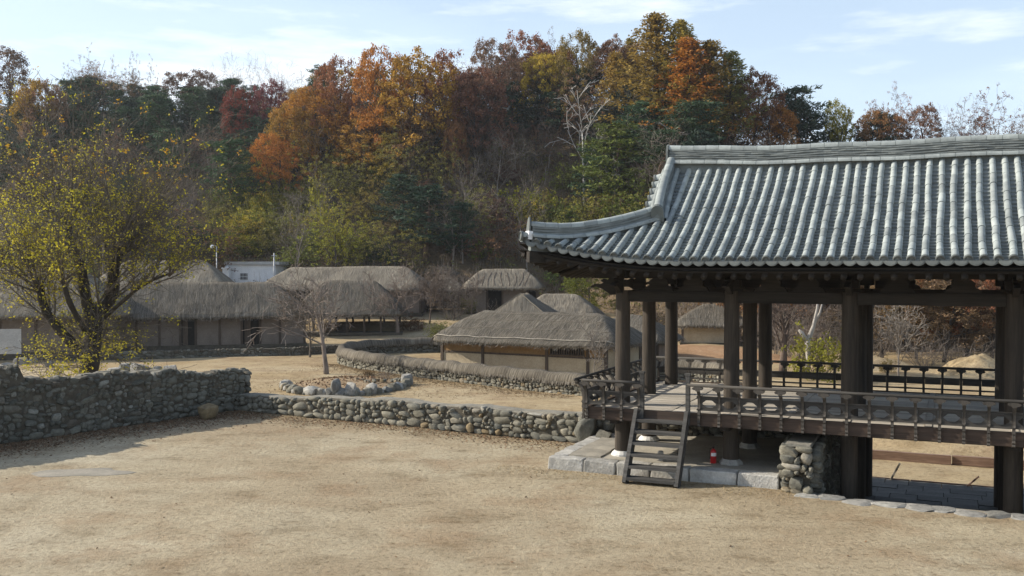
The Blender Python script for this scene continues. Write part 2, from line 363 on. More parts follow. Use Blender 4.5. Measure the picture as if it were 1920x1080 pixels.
# ------------------------------------------------------------------ the raised yard
LW0, LW1 = Vector((-8.78, 31.1)), Vector((-18.5, 17.7))            # tall wall: corner, and out of the frame on the left
RW1 = Vector((2.05, 25.0)); RW2 = PV(-2.95, 25.4).xy               # low wall: from the corner to under the pavilion
yard_poly = [Vector((-60, -30)), Vector((60, -30)), PV(45, 25.4).xy, PV(7.6, 25.4).xy, PV(2.2, 25.4).xy, PV(2.2, 19.75).xy, PV(1.85, 19.72).xy,
             PV(.9, 19.66).xy, PV(-.1, 19.74).xy, PV(-1.2, 19.68).xy, PV(-2.3, 19.75).xy, PV(-2.7, 19.9).xy, PV(-2.7, 25.4).xy, RW2, RW1, LW0, LW1, Vector((-40, -12))]
def in_poly(p, poly):
    c = False; j = len(poly)-1
    for i in range(len(poly)):
        a, b = poly[i], poly[j]
        if (a.y > p.y) != (b.y > p.y) and p.x < (b.x-a.x)*(p.y-a.y)/(b.y-a.y)+a.x: c = not c
        j = i
    return c
def yz(x, y): return .035*noise.noise(Vector((x*.3, y*.3, 7))) + .012*noise.noise(Vector((x*1.3, y*1.3, 2)))
pts = list(yard_poly); nb = len(pts)
for yy in np.arange(9, 33, .42):
    for xx in np.arange(-19, 19, .42):
        p = Vector((xx+random.uniform(-.1, .1), yy+random.uniform(-.1, .1)))
        if in_poly(p, yard_poly): pts.append(p)
for yy in range(-28, 9, 4):
    for xx in range(-40, 41, 5):
        p = Vector((xx, yy))
        if in_poly(p, yard_poly): pts.append(p)
cd = geometry.delaunay_2d_cdt(pts, [], [list(range(nb))], 1, 1e-5)
yard = link('yard', mesh('yard', [(p.x, p.y, yz(p.x, p.y)) for p in cd[0]], cd[2], M['yard'], True)); tag(yard, kind='structure')

# ------------------------------------------------------------------ stone pieces
def stone_proto(i):
    bm = bmesh.new(); bmesh.ops.create_icosphere(bm, subdivisions=2, radius=1)
    rng = random.Random(100+i); e = rng.uniform(.42, .74); o = Vector((i*3.3, 1.7, 9.1))
    for v in bm.verts:
        p = v.co; q = Vector([math.copysign(abs(c)**e, c) for c in p])
        m = max(abs(q.x), abs(q.y), abs(q.z)); q = q*(.55/m+.45) if m > 1 else q
        q += p*(.34*noise.noise(p*1.15+o) + .12*noise.noise(p*2.9+o))
        v.co = q
    for _ in range(rng.randint(4, 8)):                                # broken faces
        n_ = Vector((rng.gauss(0, 1), rng.gauss(0, 1), rng.gauss(0, 1))).normalized(); dd = rng.uniform(.68, .95)
        for v in bm.verts:
            ex = v.co.dot(n_)-dd
            if ex > 0: v.co -= n_*ex*.9
    xs_ = [v.co.x for v in bm.verts]; ys_ = [v.co.y for v in bm.verts]; zs_ = [v.co.z for v in bm.verts]
    for v in bm.verts:
        v.co.x = (v.co.x-min(xs_))/(max(xs_)-min(xs_))*2-1; v.co.y = (v.co.y-min(ys_))/(max(ys_)-min(ys_))*2-1; v.co.z = (v.co.z-min(zs_))/(max(zs_)-min(zs_))*2-1
    me = bpy.data.meshes.new('stone'); bm.to_mesh(me); bm.free(); smooth(me)
    try: me.set_sharp_from_angle(angle=R(38))
    except Exception: pass
    return me
STONES = {}
def stone_set(mat):
    if mat not in STONES:
        STONES[mat] = []
        for i in range(12):
            me = stone_proto(i); me.materials.append(M[mat]); STONES[mat].append(me)
    return STONES[mat]
def np_of(me):
    V = np.empty(len(me.vertices)*3, np.float32); me.vertices.foreach_get('co', V)
    F = np.empty(len(me.loops), np.int32); me.loops.foreach_get('vertex_index', F)
    return V.reshape(-1, 3), F.reshape(-1, 3)
def join_placed(name, items, mat, parent=None, inv=None):
    """items: (mesh, matrix); one mesh"""
    VV, FF, b = [], [], 0
    for me, mt in items:
        V, F = np_of(me); A = np.array(mt if inv is None else inv @ mt)
        VV.append(V @ A[:3, :3].T + A[:3, 3]); FF.append(F+b); b += len(V)
    return link(name, mesh(name, np.concatenate(VV), np.concatenate(FF), mat, True), parent)
class Path:
    def __init__(s, pts):
        s.p = [Vector((q[0], q[1])) for q in pts]; s.c = [0]
        for a, b in zip(s.p, s.p[1:]): s.c.append(s.c[-1]+(b-a).length)
        s.L = s.c[-1]
    def at(s, d):
        d = min(max(d, 0), s.L)
        for i in range(len(s.p)-1):
            if d <= s.c[i+1] or i == len(s.p)-2:
                a, b = s.p[i], s.p[i+1]; t = (b-a).normalized(); return a+t*(d-s.c[i]), t
def pack(L, H, wr, hr, seed):
    """irregular courses: (s, z, w, h) of every stone on a face L long, H(s) high"""
    rng = random.Random(seed); c = .03; n = int(L/c); sky_ = [0.0]*n; out = []
    for _ in range(5000):
        m, i = 9, 0
        for k in range(n):
            if sky_[k] < H(k*c)-.05 and sky_[k] < m-1e-6: m, i = sky_[k], k
        if m == 9: break
        j = i
        while j < n and sky_[j]-m < .045: j += 1
        run = (j-i)*c; h = rng.uniform(*hr)*(1.45 if rng.random() < .10 else 1)*(.7 if rng.random() < .15 else 1)
        w = min(max(h*rng.uniform(.85, 2.7), wr[0]), wr[1])
        if run < w*1.35: w = run
        if w < wr[0]*.8:
            for q in range(i, j): sky_[q] = m+rng.uniform(.04, .10)
            if w > .07: out.append((i*c+w/2, m+.04, w, .1))
            continue
        k = max(1, int(w/c)); base = max(sky_[i:min(n, i+k)])
        h = min(h, w*1.05+.02, max(.07, H(i*c)-m+.04)); top = max(base+.04, m+h)
        st = rng.uniform(-.03, .03)
        for q in range(i, min(n, i+k)): sky_[q] = max(base+.03, top+st*(q-i-k/2)/k)
        out.append((i*c+w/2, (m+base)/4+m/2+(top-m)/2+(base-m)*0, w, top-m))
    return out
def wb(mb, name, mat, root, sm=False):
    o = mb.build(name, mat, root, sm); o.data.transform(Matrix.Translation(-root.location)); return o
def in_view(p, m=40):
    if p.y < 1: return False
    x = 960+FPX*p.x/p.y; y = HZ+FPX*(CAMZ-p.z)/p.y
    return -m < x < 1920+m and -m < y < 1080+m
def stone_face(root, path, H, z0, side, wr, hr, depth, mat, seed, limit=300, lean=0.0, off=0.0):
    P = Path(path) if not isinstance(path, Path) else path; Hf = H if callable(H) else (lambda s: H); zf = z0 if callable(z0) else (lambda s: z0)
    rng = random.Random(seed); protos = stone_set(mat); it = []
    for s, z, w, h in pack(P.L, Hf, wr, hr, seed):
        q, t = P.at(s); nrm = Vector((-t.y, t.x))*side
        o = q + nrm*(off+rng.uniform(-.03, .03)-lean*z)
        mt = Matrix.Translation((o.x, o.y, zf(s)+z)) @ Matrix(((t.x, nrm.x, 0, 0), (t.y, nrm.y, 0, 0), (0, 0, 1, 0), (0, 0, 0, 1))) \
            @ Matrix.Rotation(R(rng.gauss(0, 9)), 4, 'Y') @ Matrix.Diagonal((w*.545, depth*rng.uniform(.42, .6), h*.565, 1))
        it.append((rng.choice(protos), mt))
    it.sort(key=lambda a: (not in_view(a[1].translation), a[1].translation.length))
    inv = Matrix.Translation(-root.location)
    for me, mt in it[:limit]:
        o = link('stone', me, root); o.matrix_basis = inv @ mt
    if len(it) > limit: tag(join_placed('small_stones', it[limit:], M[mat], root, inv), kind='stuff')
    return len(it)
def wall_core(root, path, H, z0, half, name='wall_core', mat='core', n=90, bottom=LOW-.1):
    P = Path(path) if not isinstance(path, Path) else path; Hf = H if callable(H) else (lambda s: H)
    pp, ss = [], []
    for i in range(n+1):
        s = P.L*i/n; q, t = P.at(s); pp.append((q.x, q.y, 0)); ss.append(z0+Hf(s)-.02)
    b = MB(); b.sweep(pp, lambda i: [(-half, bottom), (half, bottom), (half, ss[i]-.04), (half*.75, ss[i]), (-half*.75, ss[i]), (-half, ss[i]-.04)])
    return wb(b, name, M[mat], root)

# tall wall on the left
w = empty('stone_wall', (LW0.x, LW0.y, 0))
tag(w, 'tall shaded rubble stone wall on the left that steps up near the edge', 'stone wall')
PW = Path([LW0, LW1])
def HW(s):
    base = 1.22+.30*sst(0, 4.5, s)+.04*math.sin(s*3.1)+.03*math.sin(s*7.7)
    return base if s < 7.15 else 1.98+.04*math.sin(s*4)
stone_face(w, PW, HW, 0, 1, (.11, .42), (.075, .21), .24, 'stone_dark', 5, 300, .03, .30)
cap_pts = [(LW0 + Vector((.36, -.05))).to_tuple(), (LW0 + Vector((.1, .42))).to_tuple(), (LW0+Vector((-.45, .30))).to_tuple()]
stone_face(w, Path(cap_pts), 1.2, 0, -1, (.13, .4), (.10, .24), .22, 'stone_dark', 8, 40, .03, .02)
wall_core(w, PW, HW, 0, .335)
b = MB()
for i in range(150):                                                # loose stones along the top
    s = random.uniform(0, 14); q, t = PW.at(s); q = q+Vector((-t.y, t.x))*random.uniform(-.2, .25)
    b.box((q.x, q.y, HW(s)+.0), (random.uniform(.1, .28), random.uniform(.1, .25), random.uniform(.04, .09)), Matrix.Rotation(random.uniform(0, 3), 3, 'Z'))
tag(wb(b, 'top_stones', M['cap'], w), kind='stuff')
# low wall
w = empty('stone_wall', (RW1.x, RW1.y, 0))
tag(w, 'low sunlit field stone wall running from the tall wall to the pavilion', 'stone wall')
P2 = Path([LW0 + Vector((.25, -.22)), RW1, RW2])
HL = lambda s: .46+.20*sst(0, 6, s)+.03*math.sin(s*2.3)
stone_face(w, P2, HL, 0, -1, (.16, .48), (.11, .20), .26, 'stone_warm', 21, 300, .02, .24)
wall_core(w, P2, lambda s: HL(s)+.03, 0, .285, n=40)
b = MB(); pp = [P2.at(P2.L*i/60)[0] for i in range(61)]
hs = [HL(P2.L*i/60)+.03+random.uniform(-.02, .03) for i in range(61)]
b.sweep([(q.x, q.y, 0) for q in pp], lambda i: [(-.24-.03*math.sin(i*1.7), hs[i]-.06), (.24, hs[i]-.06), (.2, hs[i]+.015), (-.2-.03*math.sin(i*2.1), hs[i]+.02)])
wb(b, 'mortar_top', M['cap'], w)
# rock that stands at the low wall's near end, and one at the corner
for (lat, d, sc, rz, lab) in ((-8.35, 23.15, (.30, .22, .40), .4, 'upright grey boulder ending the low wall beside the plinth'), (-7.85, 23.0, (.30, .2, .24), 1.4, 'broken pale rock between the boulder and the pavilion column')):
    p = PV(lat, d); o = link('boulder', stone_set('stone_warm')[3 if rz < 1 else 7], None, (p.x, p.y, sc[2]*.85), (.1, .1, rz), sc)
    tag(o, lab, 'boulder')
for i, (x_, y_, s_) in enumerate(((-9.55, 29.0, .30),)):
    o = link('boulder', stone_set('stone_warm')[5], None, (x_+.55, y_-.1, .2), (0, 0, 1), (s_*1.1, s_*.8, s_*.85)); tag(o, 'tan rounded boulder at the foot of the tall shaded wall', 'boulder')
# pale patch set in the yard
b = MB(); n = 26; rim = []
for i in range(n):
    a = 2*math.pi*i/n; k = 1+.5*noise.noise(Vector((math.cos(a)*1.5, math.sin(a)*1.5 , 4)))
    rim.append((-9.55+1.0*k*math.cos(a), 21.2+.48*k*math.sin(a)))
b.add([(x, y, yz(x, y)-.05) for x, y in rim]+[(x, y, yz(x, y)+.006) for x, y in rim]+[(-9.55+(x+9.55)*.9, 21.2+(y-21.2)*.9, yz(x, y)+.012) for x, y in rim],
      [(i, (i+1) % n, n+(i+1) % n, n+i) for i in range(n)]+[(n+i, n+(i+1) % n, 2*n+(i+1) % n, 2*n+i) for i in range(n)]+[tuple(range(2*n, 3*n))])
tag(b.build('ground_slab', M['slab'], None), 'pale flat slab set flush in the sandy yard', 'slab')

# ------------------------------------------------------------------ gate passage under the pavilion, sunk below the yard
w = empty('pier_wall', PV(-2.7, 20.0))
tag(w, 'short stone pier wall under the deck beside the gate passage', 'stone wall')
PP = Path([PV(-3.0, 25.3).xy, PV(-3.0, 20.0).xy, PV(-2.42, 19.95).xy, PV(-2.42, 25.3).xy])
stone_face(w, Path([PV(-3.05, 19.98).xy, PV(-2.4, 19.95).xy]), .9, -.02, -1, (.22, .62), (.10, .22), .3, 'stone_warm', 31, 60, 0, .02)
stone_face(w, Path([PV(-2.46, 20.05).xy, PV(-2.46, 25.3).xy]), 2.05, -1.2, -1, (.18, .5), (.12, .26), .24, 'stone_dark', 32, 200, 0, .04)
wall_core(w, Path([PV(-2.74, 20.05).xy, PV(-2.74, 25.3).xy]), .9, 0, .24)
stone_face(w, Path([PV(-2.98, 20.05).xy, PV(-2.98, 21.2).xy]), .9, 0, 1, (.18, .5), (.12, .26), .2, 'stone_warm', 33, 40, 0, .03)
b = MB(); b.add([PV(-2.98, 20.02, .9), PV(-2.48, 20.0, .9), PV(-2.48, 25.2, .92), PV(-2.98, 25.2, .92)]+[PV(-2.98, 20.02, .96), PV(-2.5, 20.0, .95), PV(-2.5, 25.2, .98), PV(-2.98, 25.2, .98)],
    [(0, 1, 5, 4), (1, 2, 6, 5), (2, 3, 7, 6), (3, 0, 4, 7), (4, 5, 6, 7)])
wb(b, 'pier_top', M['cap'], w)
w = empty('pier_wall', PV(2.0, 20.0)); tag(w, 'stone pier wall on the far right side of the gate passage', 'stone wall')
wall_core(w, Path([PV(2.15, 20.05).xy, PV(2.15, 25.3).xy]), .9, 0, .24)
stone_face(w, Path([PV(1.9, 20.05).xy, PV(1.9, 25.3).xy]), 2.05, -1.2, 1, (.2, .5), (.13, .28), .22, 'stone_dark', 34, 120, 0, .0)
w = empty('stone_edging', PV(-.4, 19.6)); tag(w, 'line of flat pale stones edging the sunken gate passage', 'edging')
lat = -2.75; k = 0; rng = random.Random(4)
while lat < 1.9:
    L_ = rng.uniform(.38, .7); p = PV(lat+L_/2, 19.62+rng.uniform(-.05, .05)+(.12 if lat < -2.0 else 0), .0)
    o = link('stone', stone_set('stone_pale')[k % 12], w, p-w.location-Vector((0, 0, .02)), (0, rng.uniform(-.04, .04), R(-24.2)+rng.uniform(-.15, .15)), (L_*.55, rng.uniform(.22, .32), .055)); k += 1; lat += L_*.93
w = empty('stone_steps', PV(-.4, 21.5, LOW)); tag(w, 'stone steps going down through the gate passage in shade', 'steps')
for i in range(6):
    la = -2.4
    while la < 1.8:
        L_ = random.uniform(.6, 1.0); L_ = min(L_, 1.86-la); z1 = -.12-.18*i
        b = MB(); b.box((0, 0, 0), (L_-.02, .62, .3)); o = b.build('step_block', M['slab'], w); o.matrix_basis = Matrix.Translation(PV(la+L_/2, 20.1+.58*i, z1-.15+random.uniform(-.01, .01))-w.location) @ Matrix.Rotation(R(-24.2), 4, 'Z'); la += L_
w = empty('gate_court', PV(-.4, 25.3, LOW)); tag(w, kind='structure')
M['pave'] = mat_noise('court_paving', [(.3, (.09, .09, .086)), (.7, (.15, .15, .142))], 1.4, .9, .4, .02, 16, rnd=.2)
for i in range(7):
    la = -2.4+(.25 if i % 2 else 0)-.6
    while la < 2.2:
        L_ = random.uniform(.55, .9)
        b = MB(); b.box((0, 0, 0), (L_-.014, .546, .14)); o = b.build('paving_slab', M['pave'], w)
        o.matrix_basis = Matrix.Translation(PV(la+L_/2, 23.75+.555*i, LOW+.06+random.uniform(-.012, .012))-w.location) @ Matrix.Rotation(R(-24.2), 4, 'Z'); la += L_
def plank_line(name, lab, d0, lats, h, t, cat, mat='plank'):
    w = empty(name, PV((lats[0]+lats[-1])/2, d0, LOW)); tag(w, lab, cat)
    for a, c in zip(lats, lats[1:]):
        b = MB(); b.box((0, 0, h/2), (c-a-.02, t, h)); o = b.build('plank', M[mat], w); o.matrix_basis = Matrix.Translation(PV((a+c)/2, d0+random.uniform(-.04, .04), LOW)-w.location) @ Matrix.Rotation(R(-24.2+random.uniform(-.8, .8)), 4, 'Z')
plank_line('timber_kerb', 'low reddish brown timber kerb along the far side of the pale road', 30.85, (-6, -3.2, .1, 3, 6, 9), .26, .14, 'kerb')
plank_line('timber_edging', 'thin dark plank lying along the near side of the pale road', 27.45, (-3.4, -.9, 1.9, 4.5), .13, .07, 'edging')
b = MB(); b.box((0, 0, 0), (.05, .07, .62)); p = PV(-1.28, 27.3, LOW+.3); tag(b.build('stake', M['rope'], None, loc=p, rot=(.15, .45, -.4)), 'short pale wooden stake leaning on the dark plank by the road', 'stake')
b = MB(); b.box((0, 0, 0), (.04, .06, .5)); p = PV(.55, 27.3, LOW+.22); tag(b.build('stake', M['plank'], None, loc=p, rot=(.15, .75, -.4)), 'dark wooden stake leaning on the plank at the right of the passage', 'stake')
# rough earth beyond the kerb
def heap(name, c, rx, ry, h, rz, mat, seed, rough=.25):
    b = MB(); nr, na = 10, 36; V = [(0, 0, h)]
    for i in range(1, nr+1):
        r = i/nr
        for j in range(na):
            a = 2*math.pi*j/na; q = Vector((math.cos(a)*r, math.sin(a)*r, seed)); k = 1+.18*noise.noise(q*1.3)
            V.append((q.x*rx*k, q.y*ry*k, h*(1-r*r)**1.3*(1+rough*noise.noise(q*4))+h*rough*.5*noise.noise(q*9)*(1-r)-.05))
    F = [(0, 1+j, 1+(j+1) % na) for j in range(na)]
    for i in range(nr-1):
        for j in range(na): F.append((1+i*na+j, 1+(i+1)*na+j, 1+(i+1)*na+(j+1) % na, 1+i*na+(j+1) % na))
    b.add(V, F); return b.build(name, M[mat], None, True, loc=c, rot=(0, 0, rz))
tag(heap('earth_bank', PV(1, 33.3, LOW), 8, 1.9, .32, R(-24), 'village', 3, .9), kind='structure')
tag(heap('earth_mound', (25.2, 52.5, LOW), 2.7, 1.9, 1.05, .2, 'village', 9), 'rounded pale earth mound beyond the back railing', 'mound')
tag(heap('earth_mound', (20.2, 56, LOW), 3.6, 2.0, .75, -.1, 'village', 5), 'long low sandy mound behind the bare sapling', 'mound')
tag(heap('grass_bank', (11.5, 62.0, LOW-.2), 8.5, 5.5, 1.05, -.2, 'field', 6, .12), kind='structure')

# ------------------------------------------------------------------ litter and grit on the yard
def flakes(n, pos, size, mat, name, up=.5, aspect=1.6):
    P = pos.astype(np.float32); n = len(P)
    a = RNG.uniform(0, 2*np.pi, n); t = RNG.normal(0, up, (n, 2)); s = RNG.uniform(size[0], size[1], n)[:, None]
    dx = np.stack([np.cos(a), np.sin(a), t[:, 0]], 1)*s*aspect/2; dy = np.stack([-np.sin(a), np.cos(a), t[:, 1]], 1)*s/2
    V = np.stack([P-dx, P-dy, P+dx, P+dy], 1).reshape(-1, 3); F = np.arange(4*n).reshape(-1, 4)
    return link(name, mesh(name, V, F, mat))
def on_yard(P):
    keep = [in_poly(Vector(p), yard_poly) for p in P[:, :2]]; P = P[np.array(keep)]
    return np.column_stack([P, [yz(x, y)+.012 for x, y in P]])
LP = []
for i in range(15000):
    s = random.uniform(0, 15); q, t = PW.at(s); nrm = Vector((-t.y, t.x)); d = .35+abs(random.gauss(0, .9)); q = q+nrm*d; LP.append(q.to_tuple())
for i in range(3200):
    s = random.uniform(0, 12.3); q, t = P2.at(s); nrm = Vector((t.y, -t.x)); d = .3+abs(random.gauss(0, .55))+(.4*random.random() if s < 4 else 0); q = q+nrm*d; LP.append(q.to_tuple())
for i in range(220): LP.append((random.uniform(-16, 13), random.uniform(10, 27)))
L3 = on_yard(np.array(LP)); tag(flakes(0, L3, (.02, .05), M['litter'], 'fallen_leaves', .25), kind='stuff')
G3 = on_yard(np.column_stack([RNG.uniform(-15, 15, 7000), RNG.uniform(11, 29, 7000)])); tag(flakes(0, G3, (.008, .026), M['pebble'], 'gravel', .25, 1.2), kind='stuff')
DP = []
for i in range(5200):
    s = random.uniform(0, 12.3); q, t = P2.at(s); q = q+Vector((t.y, -t.x))*(.25+abs(random.gauss(0, .8))*(1.6 if 3 < s < 5.5 or s > 9 else .8)); DP.append(q.to_tuple())
for i in range(2600):
    q = PV(random.uniform(-9.2, -2.6), 20.0-abs(random.gauss(0, .5))).xy; DP.append(q.to_tuple())
M['drygrass2'] = mat_straw('withered_grass', (.10, .065, .035), (.27, .19, .105)); M['drygrass'] = mat_straw('dry_grass', (.17, .12, .06), (.36, .28, .16))
D3 = on_yard(np.array(DP)); tag(flakes(0, D3, (.006, .015), M['drygrass'], 'dry_grass', .3, 5), kind='stuff')
L3 = np.array([(x, y, gz(x, y)+.02) for x, y in zip(RNG.uniform(-16, 9, 2600), RNG.uniform(33, 70, 2600))]); tag(flakes(0, L3, (.025, .07), M['litter'], 'dry_leaves', .15), kind='stuff')
VP = [(random.gauss(-8, 2.6), random.gauss(46.5, 3.4)) for _ in range(3500)]
for (ax, ay), (cx_, cy_) in (((-10.6, 58), (-5.6, 51.2)), ((-5.6, 51.2), (2.9, 42.8))):
    for _ in range(3200):
        t = random.random(); o = abs(random.gauss(0, .8)); VP.append((ax+(cx_-ax)*t-.7*o, ay+(cy_-ay)*t-.7*o))
for _ in range(30):
    cx_, cy_ = random.uniform(-12, 3), random.uniform(36, 60); VP += [(random.gauss(cx_, 1.3), random.gauss(cy_, .5)) for _ in range(70)]
V3 = np.array([(x, y, gz(x, y)+.02) for x, y in VP]); tag(flakes(0, V3, (.012, .035), M['drygrass2'], 'withered_grass', .3, 5), kind='stuff')
# ------------------------------------------------------------------ the pavilion
pav = empty('pavilion', PV(-.35, 23.1, 0), R(-24.2))
tag(pav, 'open raised timber pavilion with a grey tiled hip and gable roof', 'pavilion')
U8, V8 = 8.05, 3.6
def lift_u(u): return .46*max(0, (abs(u)-4.4)/3.65)**2
def zprof(s): return 4.60 + .42*s + .055*s*s
def front(u, s, sg=-1):
    t = max(0, (abs(u)-4.4)/3.65); k = max(0, 1-s/3.6)
    return Vector((u, sg*(3.6+.2*t*t*k-s), zprof(s)+lift_u(u)*k**1.5))
def hip_s(u): return 3.6 if abs(u) < 5.55 else max(0, (U8-abs(u))/2.5*1.8)
def sidep(v, q, sg):
    s = q*.72; t = max(0, 1-.38*(3.6-abs(v))); k = max(0, 1-s/3.6)
    return Vector((sg*(U8+.2*t*t*k-q), v, zprof(s)+.46*t*t*k**1.5))
roof = empty('roof', (0, 0, 0), 0, pav)
# boarded deck under the tiles
b = MB(); us = np.linspace(-U8, U8, 81); ns = 10
for sg in (-1, 1):
    base = len(b.V)
    for u in us:
        smx = hip_s(u)
        for i in range(ns+1):
            p = front(u, smx*i/ns, sg); b.V.append((p.x, p.y, p.z-.05))
    for a in range(len(us)-1):
        for i in range(ns):
            q = base+a*(ns+1)+i; f = (q, q+ns+1, q+ns+2, q+1); b.F.append(f if sg < 0 else f[::-1])
    base = len(b.V)
    for u in us:
        smx = hip_s(u)
        for i in range(ns+1):
            p = front(u, smx*i/ns, sg); b.V.append((p.x, p.y+.04*(-sg), p.z-.19))
    for a in range(len(us)-1):
        for i in range(ns):
            q = base+a*(ns+1)+i; f = (q, q+ns+1, q+ns+2, q+1); b.F.append(f if sg > 0 else f[::-1])
for sg in (-1, 1):
    for dz in (-.05, -.19):
        base = len(b.V); vs_ = np.linspace(-3.6, 3.6, 25)
        for v in vs_:
            mx_ = 2.5 if abs(v) < 1.8 else (3.6-abs(v))/1.8*2.5
            for i in range(ns+1):
                p = sidep(v, mx_*i/ns, sg); b.V.append((p.x, p.y, p.z+dz))
        for a in range(len(vs_)-1):
            for i in range(ns):
                q = base+a*(ns+1)+i; b.F.append((q, q+ns+1, q+ns+2, q+1))
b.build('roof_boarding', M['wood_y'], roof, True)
# gable triangles
for sg in (-1, 1):
    b = MB(); b.prism([(-1.75, 5.5), (1.75, 5.5), (.9, 6.1), (0, 6.8), (-.9, 6.1)], .06, Matrix.Translation((sg*5.35, 0, 0)) @ Matrix(((0, 0, 1, 0), (1, 0, 0, 0), (0, 1, 0, 0), (0, 0, 0, 1))))
    b.build('gable_board', M['wood_z'], pav)
# tiles: one half-round cover tile, copied
def half_tile(L, r0, r1, n=7, th=.018, full=True):
    b = MB(); V = []; a0 = R(-12); a1 = R(192)
    for (y, r) in ((0, r0), (L*.93, r1), (L*.935, r1*.86), (L, r1*.86)):
        for j in range(n+1):
            a = a0+(a1-a0)*j/n; V.append((math.cos(a)*r, y, math.sin(a)*r))
    m = n+1; F = []
    for k in range(3):
        for j in range(n): F.append((k*m+j, k*m+j+1, (k+1)*m+j+1, (k+1)*m+j))
    F.append(tuple(range(m)))
    b.add(V, F); return b
def tile_mesh(name, b, mat, deg=45):
    me = mesh(name, b.V, b.F, M[mat]); smooth(me)
    try: me.set_sharp_from_angle(angle=R(deg))
    except Exception: pass
    return me
TILE_L = .315
cover_me = [tile_mesh('cover_tile', half_tile(TILE_L, .070*k, .064*k), 'tile') for k in (1, .96, 1.04)]
def frame_mat(p, q, flip=False):
    """y axis from p to q, z up-ish"""
    t = (q-p).normalized(); x = t.cross(Vector((0, 0, 1))).normalized(); z = x.cross(t)
    return Matrix(((x.x, t.x, z.x, p.x), (x.y, t.y, z.y, p.y), (x.z, t.z, z.z, p.z), (0, 0, 0, 1)))
PITCH = .2405; NROW = 67
rows = [(-U8+.06+i*PITCH) for i in range(NROW)]
def wob(i, s): return .034*noise.noise(Vector((i*5.1, s*.8, 2)))+.012*noise.noise(Vector((i*3.1, s*3, 8)))
cov, discs, drips = [], [], []
def smax(u): return max(.12, hip_s(u)-.12) if abs(u) > 5.55 else (3.60 if abs(u) < 5.5 else 3.34)
pw = pav.matrix_basis.copy()
for sg in (-1, 1):
    for i, u in enumerate(rows):
        if abs(abs(u)-5.62) < .05: pass
        L = smax(u); s = .0; first = True; n = max(1, round(L/.30)); st = L/n
        for k in range(n):
            sag = .012*noise.noise(Vector((i*2.3, k*.9, sg)))
            p = front(u+wob(i, k*st), k*st, sg); q = front(u+wob(i, (k+1)*st), (k+1)*st, sg)
            z_ = Vector((0, 0, .048+sag)); Mx = frame_mat(p+z_, q+z_) @ Matrix.Diagonal((1, (q-p).length/TILE_L*1.05, 1, 1))
            cov.append((Mx, sg)); 
            if first: discs.append((Mx, sg)); first = False
for sg in (-1, 1):
    for i in range(30):
        v = -3.5+i*.2405
        mx_ = 2.45 if abs(v) < 1.8 else (3.6-abs(v))/1.8*2.5
        n = max(1, round(mx_/.4))
        for k in range(n):
            p = sidep(v, mx_*k/n, sg); q = sidep(v, mx_*(k+1)/n, sg); z_ = Vector((0, 0, .04))
            cov.append((frame_mat(p+z_, q+z_) @ Matrix.Diagonal((1, (q-p).length/TILE_L*1.05, 1, 1)), 0))
def keyf(a):
    w_ = pw @ a[0].translation; return (a[1] != -1, not in_view(w_, 10), w_.length)
cov.sort(key=keyf)
def place_parts(name, me_list, mats, parent):
    for k, m_ in enumerate(mats):
        o = link(name, me_list[k % len(me_list)], parent); o.matrix_basis = m_
rnd_t = random.Random(3)
for m_, sg in cov[:300]:
    o = link('cover_tile', rnd_t.choice(cover_me), roof); o.matrix_basis = m_
me0 = half_tile(TILE_L, .066, .061, 5)
VV, FF = [], []; A0 = np.array(me0.V); F0 = [list(f) for f in me0.F]
big = MB()
for m_, sg in cov[300:]:
    A = np.array(m_); big.add((A0 @ A[:3, :3].T + A[:3, 3]).tolist(), F0)
o = big.build('cover_tile_rows', M['tile'], roof); ang_smooth(o, 45); tag(o, kind='stuff')
# flat channel tiles between the rows: stepped courses, joined
b = MB()
for sg in (-1, 1):
    for i in range(NROW-1):
        u0, u1 = rows[i], rows[i+1]; um = (u0+u1)/2; L = smax(um)+.1; n = max(1, int(L/.125))
        for k in range(n):
            s0, s1 = k*.125-.02, (k+1)*.125+.005; jz = random.uniform(-.006, .006)
            R0, R1 = [], []
            for w_ in (-1, -.45, .45, 1):
                uu = um+w_*PITCH*.5
                dz = -.012+.026*w_*w_
                p = front(uu+wob(i+.5, s0), s0, sg); q = front(uu+wob(i+.5, s1), s1, sg)
                R0.append((p.x, p.y, p.z+dz+.040+jz)); R1.append((q.x, q.y, q.z+dz-.004+jz))
            Rb = [(x, y+.012*(-sg), z-.045) for x, y, z in R0]
            F = [(j, j+1, 5+j, 4+j) for j in range(3)]+[(8+j, 8+j+1, j+1, j) for j in range(3)]
            b.add(R0+R1+Rb, F if sg < 0 else [f[::-1] for f in F])
o = b.build('channel_tiles', M['tile_flat'], roof); ang_smooth(o, 50); tag(o, kind='stuff')
